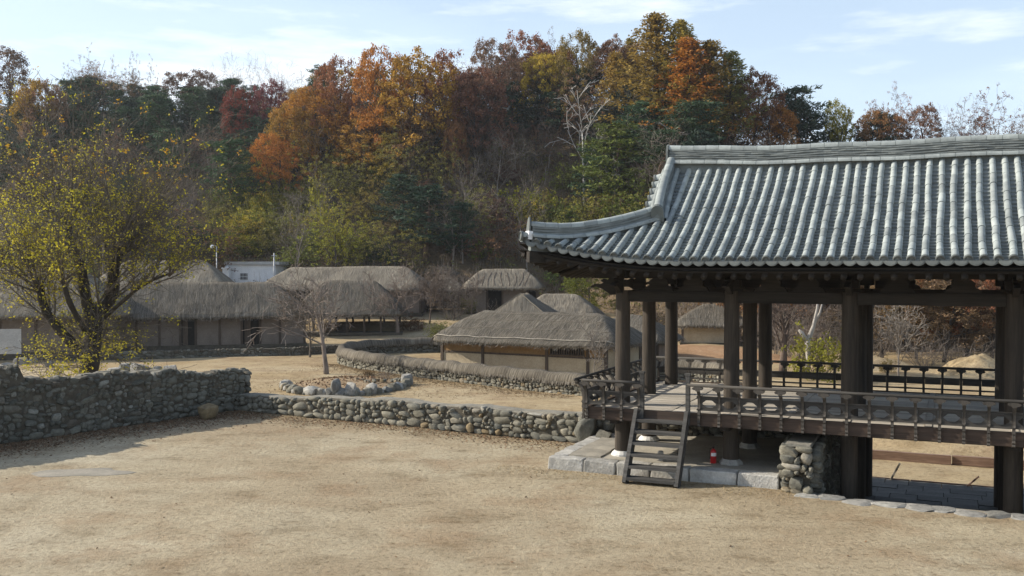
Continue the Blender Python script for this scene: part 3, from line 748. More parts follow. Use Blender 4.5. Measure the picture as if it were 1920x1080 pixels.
# round end discs with a raised flower, and crescent drip tiles
b = MB(); b.lathe([(.084, 0), (.084, .05), (.068, .056), (.063, .030), (.034, .030), (.028, .034), (.018, .038)], 14)
for k in range(6):
    a = k*math.pi/3; b.lathe([(.012, .025), (.010, .034)], 5, (.043*math.cos(a), .043*math.sin(a), 0))
disc_me = tile_mesh('end_disc', b, 'tile_end', 35)
drip = []
for k in range(13): a = math.pi+math.pi*k/12; drip.append((.128*math.cos(a), .115*math.sin(a)))
b = MB(); b.prism(drip+[(.09, .012), (0, -.02), (-.09, .012)], .024, Matrix.Identity(4))
inn = [(x*.78, y*.72-.016) for x, y in drip]; b.prism(inn+[(0, -.035)], .034, Matrix.Identity(4))
drip_me = tile_mesh('drip_tile', b, 'tile_end', 35)
RX = Matrix.Rotation(R(90), 4, 'X')
nd = 0; rest_d = MB()
for m_, sg in sorted(discs, key=keyf):
    tilt = Matrix.Rotation(R(-6), 4, 'X'); mm = m_.copy(); mm = Matrix.Translation(mm.translation) @ mm.to_quaternion().to_matrix().to_4x4() @ Matrix.Translation((0, .012, 0)) @ RX
    if sg < 0 and in_view(pw @ m_.translation, 60): o = link('end_disc', disc_me, roof); o.matrix_basis = mm
    else:
        A = np.array(mm); V_ = np.array([v.co[:] for v in disc_me.vertices]); rest_d.add((V_ @ A[:3, :3].T+A[:3, 3]).tolist(), [tuple(p.vertices) for p in disc_me.polygons])
for sg in (-1, 1):
    for i in range(NROW-1):
        um = (rows[i]+rows[i+1])/2; p = front(um, -.015, sg); q = front(um+.05, -.015, sg)
        x = (q-p).normalized()
        mm = Matrix.Translation(p+Vector((0, 0, .03))) @ Matrix.Rotation(math.atan2(x.y, x.x), 4, 'Z') @ Matrix.Rotation(-math.atan2(x.z, x.xy.length), 4, 'Y') @ Matrix.Rotation(R(90-14*(-sg)*1), 4, 'X')
        if sg < 0 and in_view(pw @ p, 60): o = link('drip_tile', drip_me, roof); o.matrix_basis = mm
        else:
            A = np.array(mm); V_ = np.array([v.co[:] for v in drip_me.vertices]); rest_d.add((V_ @ A[:3, :3].T+A[:3, 3]).tolist(), [tuple(pp_.vertices) for pp_ in drip_me.polygons])
tag(rest_d.build('eave_end_tiles', M['tile_end'], roof), kind='stuff')
# ridges: thin flat courses, roll tiles below and on top
roll_me = [tile_mesh('roll_tile', half_tile(.32, .085, .082, 8), 'tile') for _ in range(1)]
def ridge(name, path, nc, w, h0, top_r, low=True, step=.30, parent=pav, lowside=(-1, 1), low_off=.13):
    r_ = empty(name, (0, 0, 0), 0, parent); pts = [Vector(p) for p in path]
    # arc-length resample
    cl = [0]
    for a, c in zip(pts, pts[1:]): cl.append(cl[-1]+(c-a).length)
    def at(d):
        d = min(max(d, 0), cl[-1])
        for i in range(len(pts)-1):
            if d <= cl[i+1] or i == len(pts)-2: return pts[i].lerp(pts[i+1], (d-cl[i])/(cl[i+1]-cl[i]))
    n = max(6, int(cl[-1]/.15)); dense = [at(cl[-1]*i/n) for i in range(n+1)]
    for c in range(nc):
        b = MB(); ph = random.uniform(0, 6); zz = h0+c*.052
        ww = w*(1-.05*c); j = [random.uniform(-.012, .012) for _ in range(n+1)]; jz = [.008*math.sin(i*.9+ph)+random.uniform(-.004, .004) for i in range(n+1)]
        b.sweep(dense, lambda i: [(-ww+j[i], zz+jz[i]), (ww-j[i], zz+jz[i]), (ww-j[i], zz+.03+jz[i]), (-ww+j[i], zz+.03+jz[i])])
        b.build('ridge_course', M['tile_flat'], r_)
    b = MB(); b.sweep(dense, [(-w*.95, -.30), (w*.95, -.30), (w*.62, h0-.02), (w*.62, h0+nc*.052), (-w*.62, h0+nc*.052), (-w*.62, h0-.02)]); b.build('ridge_bed', M['tile_flat'], r_)
    m = max(1, round(cl[-1]/step)); zt = h0+nc*.052+.01
    for k in range(m):
        a, c = at(cl[-1]*k/m), at(cl[-1]*(k+1)/m); u_ = Vector((0, 0, zt+random.uniform(-.004, .004)))
        o = link('roll_tile', roll_me[0], r_); o.matrix_basis = frame_mat(a+u_, c+u_) @ Matrix.Diagonal((top_r/.085, (c-a).length/.32*1.04, top_r/.085, 1))
    if low:
        for sd in lowside:
            for k in range(m):
                a, c = at(cl[-1]*k/m), at(cl[-1]*(k+1)/m); t = (c-a).normalized(); x = t.cross(Vector((0, 0, 1))).normalized()
                u_ = x*(sd*low_off)+Vector((0, 0, h0-.075)); o = link('roll_tile', roll_me[0], r_); o.matrix_basis = frame_mat(a+u_, c+u_) @ Matrix.Diagonal((.85, (c-a).length/.32*1.04, .85, 1))
    return r_, at, cl[-1], zt
path = []
for i in range(41):
    u = -5.85+11.7*i/40; path.append((u, 0, 6.79+.10*abs(u/5.85)**4+.05*(u/5.85)**2+.012*math.sin(u*2.3)))
mr, at_, L_, zt = ridge('main_ridge', path, 5, .125, .15, .095, True, .30, pav, (-1, 1), .16)
for sg in (-1, 1):                                                   # ridge ends
    b = MB(); b.prism([(-.15, -.12), (.15, -.12), (.14, .3), (.1, .42), (0, .47), (-.1, .42), (-.14, .3)], .05, Matrix.Translation((sg*5.88, 0, 7.0)) @ Matrix(((0, 0, 1, 0), (1, 0, 0, 0), (0, 1, 0, 0), (0, 0, 0, 1))))
    b.build('ridge_end_plate', M['tile_end'], mr)
arch = [(.13*math.cos(math.pi*k/8), .14+.13*math.sin(math.pi*k/8)) for k in range(9)]
for su in (-1, 1):
    for sv in (-1, 1):
        pth = []
        for k in range(13):
            t = k/12; s = 3.5-1.85*t; u = su*(5.78-.2*t+.05*math.sin(t*3)); p = front(5.5, s, sv); pth.append((u, p.y, p.z+.06))
        g, at_, L_, zt = ridge('gable_ridge', pth, 3, .12, .10, .10, True, .30, pav, (-1, 1), .15)
        e = at_(L_); e0 = at_(L_-.2); t = (e-e0).normalized()
        b = MB(); b.prism([(-.15, -.1), (.15, -.1)]+[(x, y+.14) for x, y in arch], .10, frame_mat(e, e+t) @ Matrix.Translation((0, .0, 0)) @ RX); b.build('end_ornament', M['tile_end'], g)
        b = MB(); b.prism([(-.07, .0), (.07, .0), (.07, .13), (0, .2), (-.07, .13)], .13, frame_mat(e, e+t) @ Matrix.Translation((0, .0, 0)) @ RX); b.build('mortar_plug', M['whitestone'] if False else M['tile_flat'], g)
        # short stub tiles along the gable edge
        for k in range(7):
            t = .08+k*.135; s = 3.45-1.8*t; u = su*(5.92-.16*t); p = front(5.5, s, sv)
            a = Vector((u, p.y, p.z+.06)); o = link('edge_tile', cover_me[0], g); o.matrix_basis = frame_mat(a+Vector((su*.17, 0, -.05)), a) @ Matrix.Diagonal((1.7, .6, 1.7, 1))
            o = link('edge_disc', disc_me, g); o.matrix_basis = frame_mat(a+Vector((su*.17, 0, -.05)), a) @ Matrix.Translation((0, .01, 0)) @ RX @ Matrix.Diagonal((1.6, 1.6, 1, 1))
        hp = []
        for k in range(17):
            t = k/16; u = 5.6+(U8-.12-5.6)*t; p = front(u, hip_s(u), sv); hp.append((su*u, p.y, p.z+.04+.06*t**4))
        h, at_, L_, zt = ridge('hip_ridge', hp, 3, .105, .085, .092, True, .30, pav, (-1, 1), .135)
        e = at_(L_); e0 = at_(L_-.2); t = (e-e0).normalized(); fm = frame_mat(e, e+t)
        b = MB(); b.prism([(-.13, -.06), (.13, -.06), (.13, .12), (-.13, .12)], .09, fm @ Matrix.Translation((0, .04, 0)) @ RX); b.build('end_mortar', M['white'], h)
        b = MB(); b.prism([(-.11, .1), (.11, .1), (.10, .28), (.05, .40), (0, .43), (-.05, .40), (-.10, .28)], .035, fm @ Matrix.Translation((0, .06, 0)) @ RX); b.build('end_plate', M['tile_end'], h)
        a = e+t*.02+Vector((0, 0, -.0)); o = link('corner_tile', cover_me[0], h); q2 = a+t*.17+Vector((0, 0, .0))
        o.matrix_basis = frame_mat(q2, a) @ Matrix.Diagonal((1.35, 1.05, 1.35, 1))
        o = link('corner_disc', disc_me, h); o.matrix_basis = frame_mat(q2, a) @ RX @ Matrix.Diagonal((1.3, 1.3, 1, 1))
# eave boards, rafters, hip rafters
b = MB()
for sg in (-1, 1):
    b.sweep([front(u, .16, sg)+Vector((0, 0, -.25)) for u in np.linspace(-8.0, 8.0, 60)], [(-.04, -.05), (.04, -.05), (.04, .06), (-.04, .06)])
for sg in (-1, 1): b.sweep([sidep(v, .04, sg)+Vector((0, 0, -.25)) for v in np.linspace(-3.5, 3.5, 26)], [(-.04, -.05), (.04, -.05), (.04, .06), (-.04, .06)])
b.build('eave_board', M['wood_x'], pav)
for sg in (-1, 1):
    for u in np.arange(-6.3, 6.31, .3):
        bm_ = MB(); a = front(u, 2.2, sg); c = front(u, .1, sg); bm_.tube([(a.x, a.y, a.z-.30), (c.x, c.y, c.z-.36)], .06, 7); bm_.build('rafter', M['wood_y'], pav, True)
    for su in (-1, 1):
        for k in range(1, 7):
            u = su*(6.35+1.6*k/6.5); a = Vector((su*5.9, sg*1.75, 5.25)); c = front(u, .1, sg); bm_ = MB(); bm_.tube([tuple(a), (c.x, c.y, c.z-.36)], .058, 7); bm_.build('rafter', M['wood_y'], pav, True)
            v = sg*(2.1+1.35*k/6.5); c = sidep(v, .1, su); bm_ = MB(); bm_.tube([(su*6.0, sg*1.7, 5.25), (c.x, c.y, c.z-.36)], .058, 7); bm_.build('rafter', M['wood_x'], pav, True)
        p = front(su*7.95, 0, sg); b = MB(); b.sweep([(su*5.4, sg*1.55, 5.35), (su*6.9, sg*2.75, 4.68), (p.x, p.y, p.z-.30)], [(-.09, -.13), (.09, -.13), (.09, .1), (-.09, .1)]); b.build('hip_rafter', M['wood_y'], pav)
for su in (-1, 1):
    for v in np.arange(-1.8, 1.81, .3):
        bm_ = MB(); a = sidep(v, 2.4, su); c = sidep(v, .1, su); bm_.tube([(a.x, a.y, a.z-.3), (c.x, c.y, c.z-.36)], .06, 6); bm_.build('rafter', M['wood_x'], pav, True)
# columns
CU = (-6.35, -3.91, -1.5, 1.5, 3.91, 6.35); CV = (-2.1, 0, 2.1)
for u in CU:
    for v in CV:
        if abs(u) < 2: zb = {-2.1: -.34, 0: -.95, 2.1: -1.25}[v]
        else: zb = .36 if v < 2 else .36
        r = .168; b = MB(); b.lathe([(r*1.03, zb), (r*1.02, 1.2), (r, 2.4), (r*.95, 3.98)], 18, (u, v, 0)); c = b.build('column', M['wood_z'], pav); ang_smooth(c)
        b = MB()
        if abs(u) > 2:
            b.lathe([(.26, .20), (.255, .30), (.23, .33), (.20, .36), (.185, .375)], 16 if abs(u) > 5 else 8, (u, v, 0)); bs_ = b.build('base_stone', M['whitestone'] if abs(u) > 5 else M['granite'], c)
        else:
            b.lathe([(.34, zb-.22), (.33, zb-.03), (.30, zb)], 10, (u, v, 0)); b.build('base_stone', M['granite'], c)
def beam(name, a, c, w, h, mat, parent=pav):
    a, c = Vector(a), Vector(c); b = MB(); d = (c-a).normalized(); b.sweep([a, a.lerp(c, .5), c], [(-w/2, -h/2), (w/2, -h/2), (w/2, h/2), (-w/2, h/2)]); return b.build(name, mat, parent)
for v in CV:
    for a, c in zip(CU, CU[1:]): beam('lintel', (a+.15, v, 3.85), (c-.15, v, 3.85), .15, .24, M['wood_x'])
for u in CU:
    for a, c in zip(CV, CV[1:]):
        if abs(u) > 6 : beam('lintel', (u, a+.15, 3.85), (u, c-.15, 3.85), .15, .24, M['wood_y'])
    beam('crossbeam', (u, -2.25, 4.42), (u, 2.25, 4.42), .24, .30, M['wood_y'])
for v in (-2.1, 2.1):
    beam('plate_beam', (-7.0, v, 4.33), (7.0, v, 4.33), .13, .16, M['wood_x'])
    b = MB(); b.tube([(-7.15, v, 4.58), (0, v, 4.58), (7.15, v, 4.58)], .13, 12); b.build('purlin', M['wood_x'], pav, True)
for u in (-6.35, 6.35):
    beam('plate_beam', (u, -2.7, 4.335), (u, 2.7, 4.335), .13, .16, M['wood_y'])
    b = MB(); b.tube([(u, -2.8, 4.585), (u, 2.8, 4.585)], .13, 12); b.build('purlin', M['wood_y'], pav, True)
b = MB(); b.tube([(-5.7, 0, 6.45), (5.7, 0, 6.45)], .14, 10); b.build('purlin', M['wood_x'], pav, True)
# brackets on the columns and blocks between them
nose = [(0, -.12), (.18, -.12), (.28, -.05), (.40, .02), (.52, .06), (.64, .03), (.66, .06), (.55, .12), (.42, .115), (.34, .15), (.42, .19), (.34, .24), (.26, .20), (.20, .26), (0, .26)]
for u in CU:
    for v, sg in ((-2.1, -1), (2.1, 1)):
        b = MB(); b.prism(nose, .11, Matrix.Translation((u, v+sg*.1, 4.04)) @ Matrix(((0, 0, 1, 0), (sg, 0, 0, 0), (0, 1, 0, 0), (0, 0, 0, 1)))); b.build('bracket', M['wood_y'], pav)
        b = MB(); b.box((u, v, 4.14), (.36, .36, .16)); b.build('bearing_block', M['wood_x'], pav)
for v in CV:
    for sg in (-1, 1):
        b = MB(); b.prism(nose, .11, Matrix.Translation((sg*6.45, v, 4.0)) @ Matrix(((sg, 0, 0, 0), (0, 0, -1, 0), (0, 1, 0, 0), (0, 0, 0, 1)))); b.build('bracket', M['wood_x'], pav)
hw = [(-.34, 0), (.34, 0), (.30, .08), (.20, .12), (.22, .20), (.14, .27), (-.14, .27), (-.22, .20), (-.20, .12), (-.30, .08)]
for v in (-2.1, 2.1):
    for a, c in zip(CU, CU[1:]):
        for t in ((.34, .66) if c-a < 2.8 else (.3, .7)):
            b = MB(); b.prism(hw, .1, Matrix.Translation((a+(c-a)*t, v, 3.975)) @ RX); b.build('flower_block', M['wood_x'], pav)
for a, c in zip(CU, CU[1:]):
    if c < 1 or a > 1: beam('added_gap_board', (a+.15, 2.1, 4.11), (c-.15, 2.1, 4.11), .04, .27, M['wood_x'])  # boards added on the back row to darken bright gaps under the eaves
beam('added_gap_board', (-1.3, 2.1, 4.11), (-.55, 2.1, 4.11), .04, .27, M['wood_x'])
# deck
DU, DV, DZ = 6.92, 2.80, 1.42
for a, c in zip((-DU+.02, -5.13, -3.91, -2.7, -1.5, 0, 1.5, 2.7, 3.91, 5.13), (-5.13, -3.91, -2.7, -1.5, 0, 1.5, 2.7, 3.91, 5.13, DU-.02)):
    v = -DV+.1
    b = MB(); b.box((c, 0, DZ-.06), (.13, 2*DV-.12, .12)); b.build('deck_joist', M['deck'], pav)
    if a < 2.8:
        while v < DV-.1:
            w_ = min(random.uniform(.24, .36), DV-.08-v)
            if w_ > .05:
                b = MB(); b.box(((a+c)/2, v+w_/2, DZ-.04+random.uniform(-.006, .004)), (c-a-.145, w_-.012, .06)); b.build('deck_plank', M['deck'], pav)
            v += w_
    else:
        b = MB(); b.box(((a+c)/2, 0, DZ-.04), (c-a-.145, 2*DV-.2, .06)); b.build('deck_panel', M['deck'], pav)
for sg in (-1, 1):
    beam('edge_beam', (-DU, sg*(DV+.03), DZ-.13), (DU, sg*(DV+.03), DZ-.13), .09, .26, M['fascia'])
    beam('edge_beam', (sg*(DU+.03), -DV+.02, DZ-.133), (sg*(DU+.03), DV-.02, DZ-.133), .09, .26, M['fascia'])
for v in CV: beam('floor_girder', (-DU+.1, v, DZ-.27), (DU-.1, v, DZ-.27), .20, .22, M['wood_x'])
for u in CU: beam('floor_girder', (u, -DV+.05, DZ-.26), (u, DV-.05, DZ-.26), .18, .20, M['wood_y'])
# carved railings
def cloud_panel(w, h, t):
    n = 32; out, hol = [], []
    for k in range(n):
        a = 2*math.pi*k/n; ca, sa = math.cos(a), math.sin(a); m = max(abs(ca)/(w/2), abs(sa)/(h/2)); out.append((ca/m, sa/m))
        rx = w*.33; ry = h*.30
        hol.append((math.copysign(abs(ca)**.75, ca)*rx*(1+.22*abs(ca)**14), math.copysign(abs(sa)**.8, sa)*ry*(1+.10*math.cos(6*a)+.18*abs(sa)**16)))
    b = MB(); V = [(x, -t/2, z) for x, z in out]+[(x, -t/2, z) for x, z in hol]+[(x, t/2, z) for x, z in out]+[(x, t/2, z) for x, z in hol]; F = []
    for k in range(n):
        j = (k+1) % n; F += [(k, j, n+j, n+k), (2*n+k, 3*n+k, 3*n+j, 2*n+j), (n+k, n+j, 3*n+j, 3*n+k), (k, 2*n+k, 2*n+j, j)]
    b.add(V, F); return b
prof_out = [(.055, -.27), (.075, -.25), (.055, -.215), (.075, -.185), (.05, -.15), (.06, -.10), (.055, -.04), (.075, -.02), (.07, .02), (.06, .06), (.085, .10), (.06, .14), (.06, .20), (.075, .27), (.085, .33), (.11, .40), (.16, .46), (.20, .52)]
prof_in = [(.145, .535), (.09, .47), (.05, .42), (.015, .34), (0, .25), (0, -.05), (.02, -.08), (.0, -.12), (.02, -.16), (.0, -.27)]
POST_ME = None; LEAF_ME = None
b = MB(); b.prism(prof_out+prof_in, .055, Matrix(((0, 0, 1, 0), (-1, 0, 0, 0), (0, 1, 0, 0), (0, 0, 0, 1)))); POST_ME = mesh('rail_post', b.V, b.F, M['railz'])
lf = [(-.10, .0), (-.115, -.022), (-.09, -.05), (-.05, -.055), (-.03, -.08), (.03, -.08), (.05, -.055), (.09, -.05), (.115, -.022), (.10, .0), (.05, .012), (-.05, .012)]
b = MB(); b.prism(lf, .075, RX); LEAF_ME = mesh('leaf_capital', b.V, b.F, M['railz'])
def railing(a, c, n, ends=True, plain=False):
    """a, c in deck (u, v); outward is to the right of a->c"""
    A, C_ = Vector(a), Vector(c); t = (C_-A).normalized(); L = (C_-A).length; ang = math.atan2(t.y, t.x)
    r_ = empty('railing', (A.x, A.y, DZ), ang, pav)                   # local x along, -y outward
    st = L/n; panel = cloud_panel(st-.062, .235, .035); PM = mesh('rail_panel', panel.V, panel.F, M['rail'])
    if plain: pb = MB(); pb.box((0, 0, .055), (st-.06, .03, .13)); PM = mesh('rail_panel', pb.V, pb.F, M['rail'])
    for i in range(n+1):
        o = link('rail_post', POST_ME, r_, (i*st, -.075+random.uniform(-.004, .004), 0)); o.rotation_euler = (random.uniform(-.02, .02), random.uniform(-.015, .015), 0)
        link('leaf_capital', LEAF_ME, r_, (i*st, -.245, .565), (0, random.uniform(-.05, .05), 0))
        if i < n: link('rail_panel', PM, r_, ((i+.5)*st, -.10, .215))
    for nm, z, y, w_, h_ in (('lower_rail', .085, -.10, .06, .035), ('middle_rail', .352, -.10, .06, .035)):
        b = MB(); b.sweep([(-.05, y, z), (L/2, y, z+.006), (L+.05, y, z)], [(-w_/2, -h_/2), (w_/2, -h_/2), (w_/2, h_/2), (-w_/2, h_/2)]); b.build(nm, M['rail'], r_)
    b = MB(); b.tube([(-.22 if ends else -.05, -.245, .606), (L*.3, -.245, .600), (L*.7, -.245, .606), (L+(.22 if ends else .05), -.245, .602)], .032, 8); b.build('handrail', M['rail'], r_, True)
    return r_
railing((-DU, -DV), (-5.72, -DV), 3, False)
railing((-4.42, -DV), (DU, -DV), 27)
railing((-DU, DV), (-DU, -DV), 13)
railing((DU, DV), (-DU, DV), 33, True, True)
railing((DU, -DV), (DU, DV), 13)
for u in (-5.66, -4.66):                                             # tall posts either side of the stairs
    b = MB(); b.box((u, -DV-.10, 1.68), (.085, .085, 1.06)); b.box((u, -DV-.10, 2.235), (.11, .11, .05)); b.build('newel_post', M['stair'], pav)
# plinth of dressed stone
def rough_block(d, seed, amp=.016):
    bm = bmesh.new(); bmesh.ops.create_cube(bm, size=1); bmesh.ops.subdivide_edges(bm, edges=bm.edges[:], cuts=4, use_grid_fill=True); o_ = Vector((seed*2.7, seed, 3))
    for v in bm.verts:
        e = sum(abs(abs(c)-.5) < 1e-4 for c in v.co); p = Vector((v.co.x*d[0], v.co.y*d[1], v.co.z*d[2])); n_ = Vector([noise.noise(p*5+o_+Vector((k*9, 0, 0))) for k in range(3)])
        v.co = p*(1-.02*max(0, e-1))+n_*amp*(1.6 if e > 1 else 1)
    b = MB(); bm.verts.index_update(); b.add([v.co[:] for v in bm.verts], [[v.index for v in f.verts] for f in bm.faces]); bm.free(); return b
pl = empty('plinth', PV(-5.5, 20.2, 0), R(-24.2)); tag(pl, 'low dressed granite plinth under the left half of the pavilion', 'plinth')
def lp(lat, d, z): return Vector((lat+5.5, d-20.2, z))
lat = -8.15; rng = random.Random(12)
while lat < -3.06:
    w_ = min(rng.choice((.42, .62, .75, .85, 1.0)), -3.02-lat)
    if w_ > .1 and not (-6.0 < lat+w_/2 < -5.0 and False):
        b = rough_block((w_-.018, .34, .36), lat); o = b.build('stone_block', M['granite'], pl); o.location = lp(lat+w_/2, 20.22+rng.uniform(-.015, .015), .10+rng.uniform(-.012, .006))
        bv = o.modifiers.new('bevel', 'BEVEL'); bv.width = .022; bv.segments = 2
    lat += w_
d = 20.42
while d < 23.2:
    w_ = rng.choice((.6, .8, 1.0)); b = rough_block((.34, w_-.018, .36), d); o = b.build('stone_block', M['granite'], pl); o.location = lp(-7.98+rng.uniform(-.01, .01), d+w_/2, .10); ang_smooth(o, 30); d += w_
b = MB(); b.box(tuple(lp(-5.43, 22.85, .13)), (4.72, 4.85, .27)); b.build('plinth_floor', M['slab'], pl)
for i in range(5):                                                   # flagstones along the left edge
    b = rough_block((.75, .82, .05), i+.5, .008); o = b.build('flagstone', M['slab'], pl); o.location = lp(-7.42+rng.uniform(-.02, .02), 20.85+.84*i, .272)
# stairs: leaning, so they stand on their own
S0, S1 = PV(-5.58, 19.38, -.02), PV(-5.50, 20.22, 1.30)
st = empty('wooden_stairs', S0, R(-24.2)); tag(st, 'open grey timber stairs leaning against the pavilion deck', 'stairs')
run, rise = 20.22-19.38, 1.33
for sx in (-1, 1):
    b = MB(); q = Vector((0, run, rise)).normalized(); nv = Vector((0, q.z, -q.y))
    P = [Vector((0, 0, 0))+nv*.12, Vector((0, 0, 0))-nv*.12, Vector((0, run+.02, rise+.09))-nv*.12, Vector((0, run+.02, rise+.09))+nv*.12]
    b.add([(sx*.55-.04, p.y, p.z) for p in P]+[(sx*.55+.04, p.y, p.z) for p in P], [(0, 1, 2, 3), (7, 6, 5, 4), (0, 4, 5, 1), (1, 5, 6, 2), (2, 6, 7, 3), (3, 7, 4, 0)]); b.build('stringer', M['stair'], st)
for k in range(6):
    t = .09+k*.168; b = MB(); b.box((0, run*t-.01, rise*t), (1.02, .27, .06)); b.build('tread', M['stair'], st)
# fire extinguisher
fx = empty('fire_extinguisher', PV(-3.9, 20.95, .268)); fx.location = (4.35, 20.95, .268); fx.scale = (.78,)*3; tag(fx, 'small red fire extinguisher standing on the plinth under the deck', 'extinguisher')
b = MB(); b.lathe([(.078, 0), (.085, .012), (.085, .30), (.075, .345), (.05, .375), (.028, .385), (.028, .40)], 16); ang_smooth(b.build('cylinder_body', M['red'], fx))
b = MB(); V = []
for z in (.2, .29):
    for k in range(7): a = math.pi*1.5-1.0+k*.333; V.append((.0865*math.cos(a), .0865*math.sin(a), z))
b.add(V, [(k, k+1, 8+k, 7+k) for k in range(6)]); b.build('paper_label', M['label'], fx)
b = MB(); b.lathe([(.026, .40), (.03, .41), (.03, .435), (.018, .44)], 10); b.box((.045, 0, .445), (.13, .022, .014)); b.box((.05, 0, .475), (.14, .022, .012), Matrix.Rotation(-.16, 3, 'Y')); b.build('valve_handle', M['black'], fx)
b = MB(); b.tube([(-.03, 0, .42), (-.09, 0, .40), (-.105, -.02, .30), (-.10, -.02, .12)], .010, 6); b.build('hose', M['black'], fx, True)
b = MB(); b.lathe([(.06, 0), (.065, .18), (.045, .2)], 10); p = PV(-5.75, 20.75, .27); o = b.build('stone_peg', M['granite'], None, loc=p); tag(o, 'grey round stone stub behind the stairs on the plinth', 'stone')
# ------------------------------------------------------------------ thatched cottages
def smin(a, b, k=.10):
    h = max(0, min(1, .5+.5*(b-a)/k)); return b*(1-h)+a*h-k*h*(1-h)
def thatch(root, L, W, ez, rz, hip, mat='thatch', straws=1500, fringe=True, seed=1, sag=.0, nu=64, nv=26, lines=(), pole=False, lump=.05, p=1.06):
    rng = random.Random(seed); a, b_ = L/2, W/2; o = Vector((seed*3.7, 1.3, 0))
    def pt(u, v):
        X = a*u*math.sqrt(1-.20*v**4); Y = b_*v*math.sqrt(1-.34*abs(u)**7)
        m = smin(1-abs(v), (1-abs(u))*a/hip, .07); m = max(0, m)
        h = (rz-ez)*(1-(1-min(1, m))**p)
        h -= sag*(1-abs(v))*math.sin(u*2.2+seed)**2
        h += lump*noise.noise(Vector((X*.9, Y*.9, 0))+o)+lump*.6*noise.noise(Vector((X*2.6, Y*2.6, 5))+o)
        return Vector((X, Y, ez+h)), (1-abs(v)) <= (1-abs(u))*a/hip
    V, UVk = [], []
    for i in range(nu+1):
        for j in range(nv+1):
            # denser toward the edges
            u = math.copysign(abs(2*i/nu-1)**.85, 2*i/nu-1); v = math.copysign(abs(2*j/nv-1)**.85, 2*j/nv-1)
            q, fr = pt(u, v); V.append(q); UVk.append(fr)
    F = []; idx = lambda i, j: i*(nv+1)+j
    for i in range(nu):
        for j in range(nv): F.append((idx(i, j), idx(i+1, j), idx(i+1, j+1), idx(i, j+1)))
    rim = [idx(i, 0) for i in range(nu+1)]+[idx(nu, j) for j in range(1, nv+1)]+[idx(i, nv) for i in range(nu-1, -1, -1)]+[idx(0, j) for j in range(nv-1, 0, -1)]
    n = len(rim); base = len(V)
    for k in rim:
        q = V[k]; V.append(Vector((q.x*(1+.02/a), q.y*(1+.02/b_), q.z-.08+rng.uniform(-.02, .02)))); UVk.append(True)
    for k in rim:
        q = V[k]; V.append(Vector((q.x-.10*q.x/a, q.y-.10*q.y/b_, q.z-.21+rng.uniform(-.03, .03)))); UVk.append(True)
    for k in rim:
        q = V[k]; V.append(Vector((q.x*.80, q.y*.70, ez-.02))); UVk.append(True)
    for r_ in range(3):
        A = rim if r_ == 0 else [base+(r_-1)*n+k for k in range(n)]; B = [base+r_*n+k for k in range(n)]
        for k in range(n): F.append((A[k], B[k], B[(k+1) % n], A[(k+1) % n]))
    me = mesh('thatch', V, F, M[mat], True); uv = me.uv_layers.new(name='UVMap')
    dat = np.empty(len(me.loops)*2, np.float32); li = 0
    for f in F:
        fr = UVk[f[0]] or f[0] >= base
        for k in f:
            q = V[k]; dat[li*2], dat[li*2+1] = ((q.x, abs(q.y)*1.1+q.z) if fr else (q.y, abs(q.x)*1.1+q.z)); li += 1
    uv.data.foreach_set('uv', dat)
    th = link('thatch', me, root)
    P = []
    def blade(q, d, w, up):
        s = d.cross(Vector((0, 0, 1))); s = s.normalized()*w/2 if s.length > 1e-4 else Vector((w/2, 0, 0))
        P.append((q-s, q+s, q+d+s*.5+up, q+d-s*.5+up))
    for k in range(int(straws*1.8)):
        u, v = rng.uniform(-.98, .98), rng.uniform(-.98, .98); q, fr = pt(u, v)
        d = Vector((rng.gauss(0, .22), math.copysign(1, v), 0)) if fr else Vector((math.copysign(1, u), rng.gauss(0, .22), 0))
        e = .12; q2, _ = pt(max(-1, min(1, u+d.x*e/a)), max(-1, min(1, v+d.y*e/b_))); dd = (q2-q); dd = dd.normalized() if dd.length > 1e-5 else d
        blade(q+Vector((0, 0, .02)), dd*rng.uniform(.3, .8), rng.uniform(.007, .018), Vector((0, 0, rng.uniform(.0, .028))))
    if fringe:
        per = int((L+W)*2*30)
        for k in range(per):
            t = rng.random()*(L+W)*2
            if t < 2*L: u, v = (t % L)/L*2-1, (-1 if t < L else 1)
            else: t -= 2*L; v, u = (t % W)/W*2-1, (-1 if t < W else 1)
            q, _ = pt(u, v); out = Vector((q.x/a if abs(u) == 1 else 0, q.y/b_ if abs(v) == 1 else 0, 0))
            blade(q+out*rng.uniform(-.10, .02)+Vector((0, 0, rng.uniform(-.25, -.06))), out*rng.uniform(.03, .12)+Vector((rng.gauss(0, .03), rng.gauss(0, .03), -rng.uniform(.05, .13))), rng.uniform(.012, .028), Vector((0, 0, 0)))
    if P:
        VV = np.array([c for b4 in P for c in b4], np.float32).reshape(-1, 3)
        s = link('loose_straw', mesh('loose_straw', VV, np.arange(len(VV)).reshape(-1, 4), M['straw']), th); tag(s, kind='stuff')
    for (v, u0, u1) in lines:
        b = MB(); b.tube([tuple(pt(u0+(u1-u0)*k/30, v+.01*math.sin(k))[0]+Vector((0, 0, .03))) for k in range(31)], .010, 4); b.build('straw_rope', M['thatch_pale'], th)
    if pole:
        b = MB(); b.tube([tuple(pt(-.99+1.98*k/30, -.90)[0]+Vector((0, -.03, .05+.015*math.sin(k*1.3)))) for k in range(31)], .03, 6); b.build('eave_pole', M['rope'], th)
    return th, pt
def box(name, c, d, mat, parent):
    b = MB(); b.box((0, 0, 0), d); o = b.build(name, mat, parent); o.location = c; return o
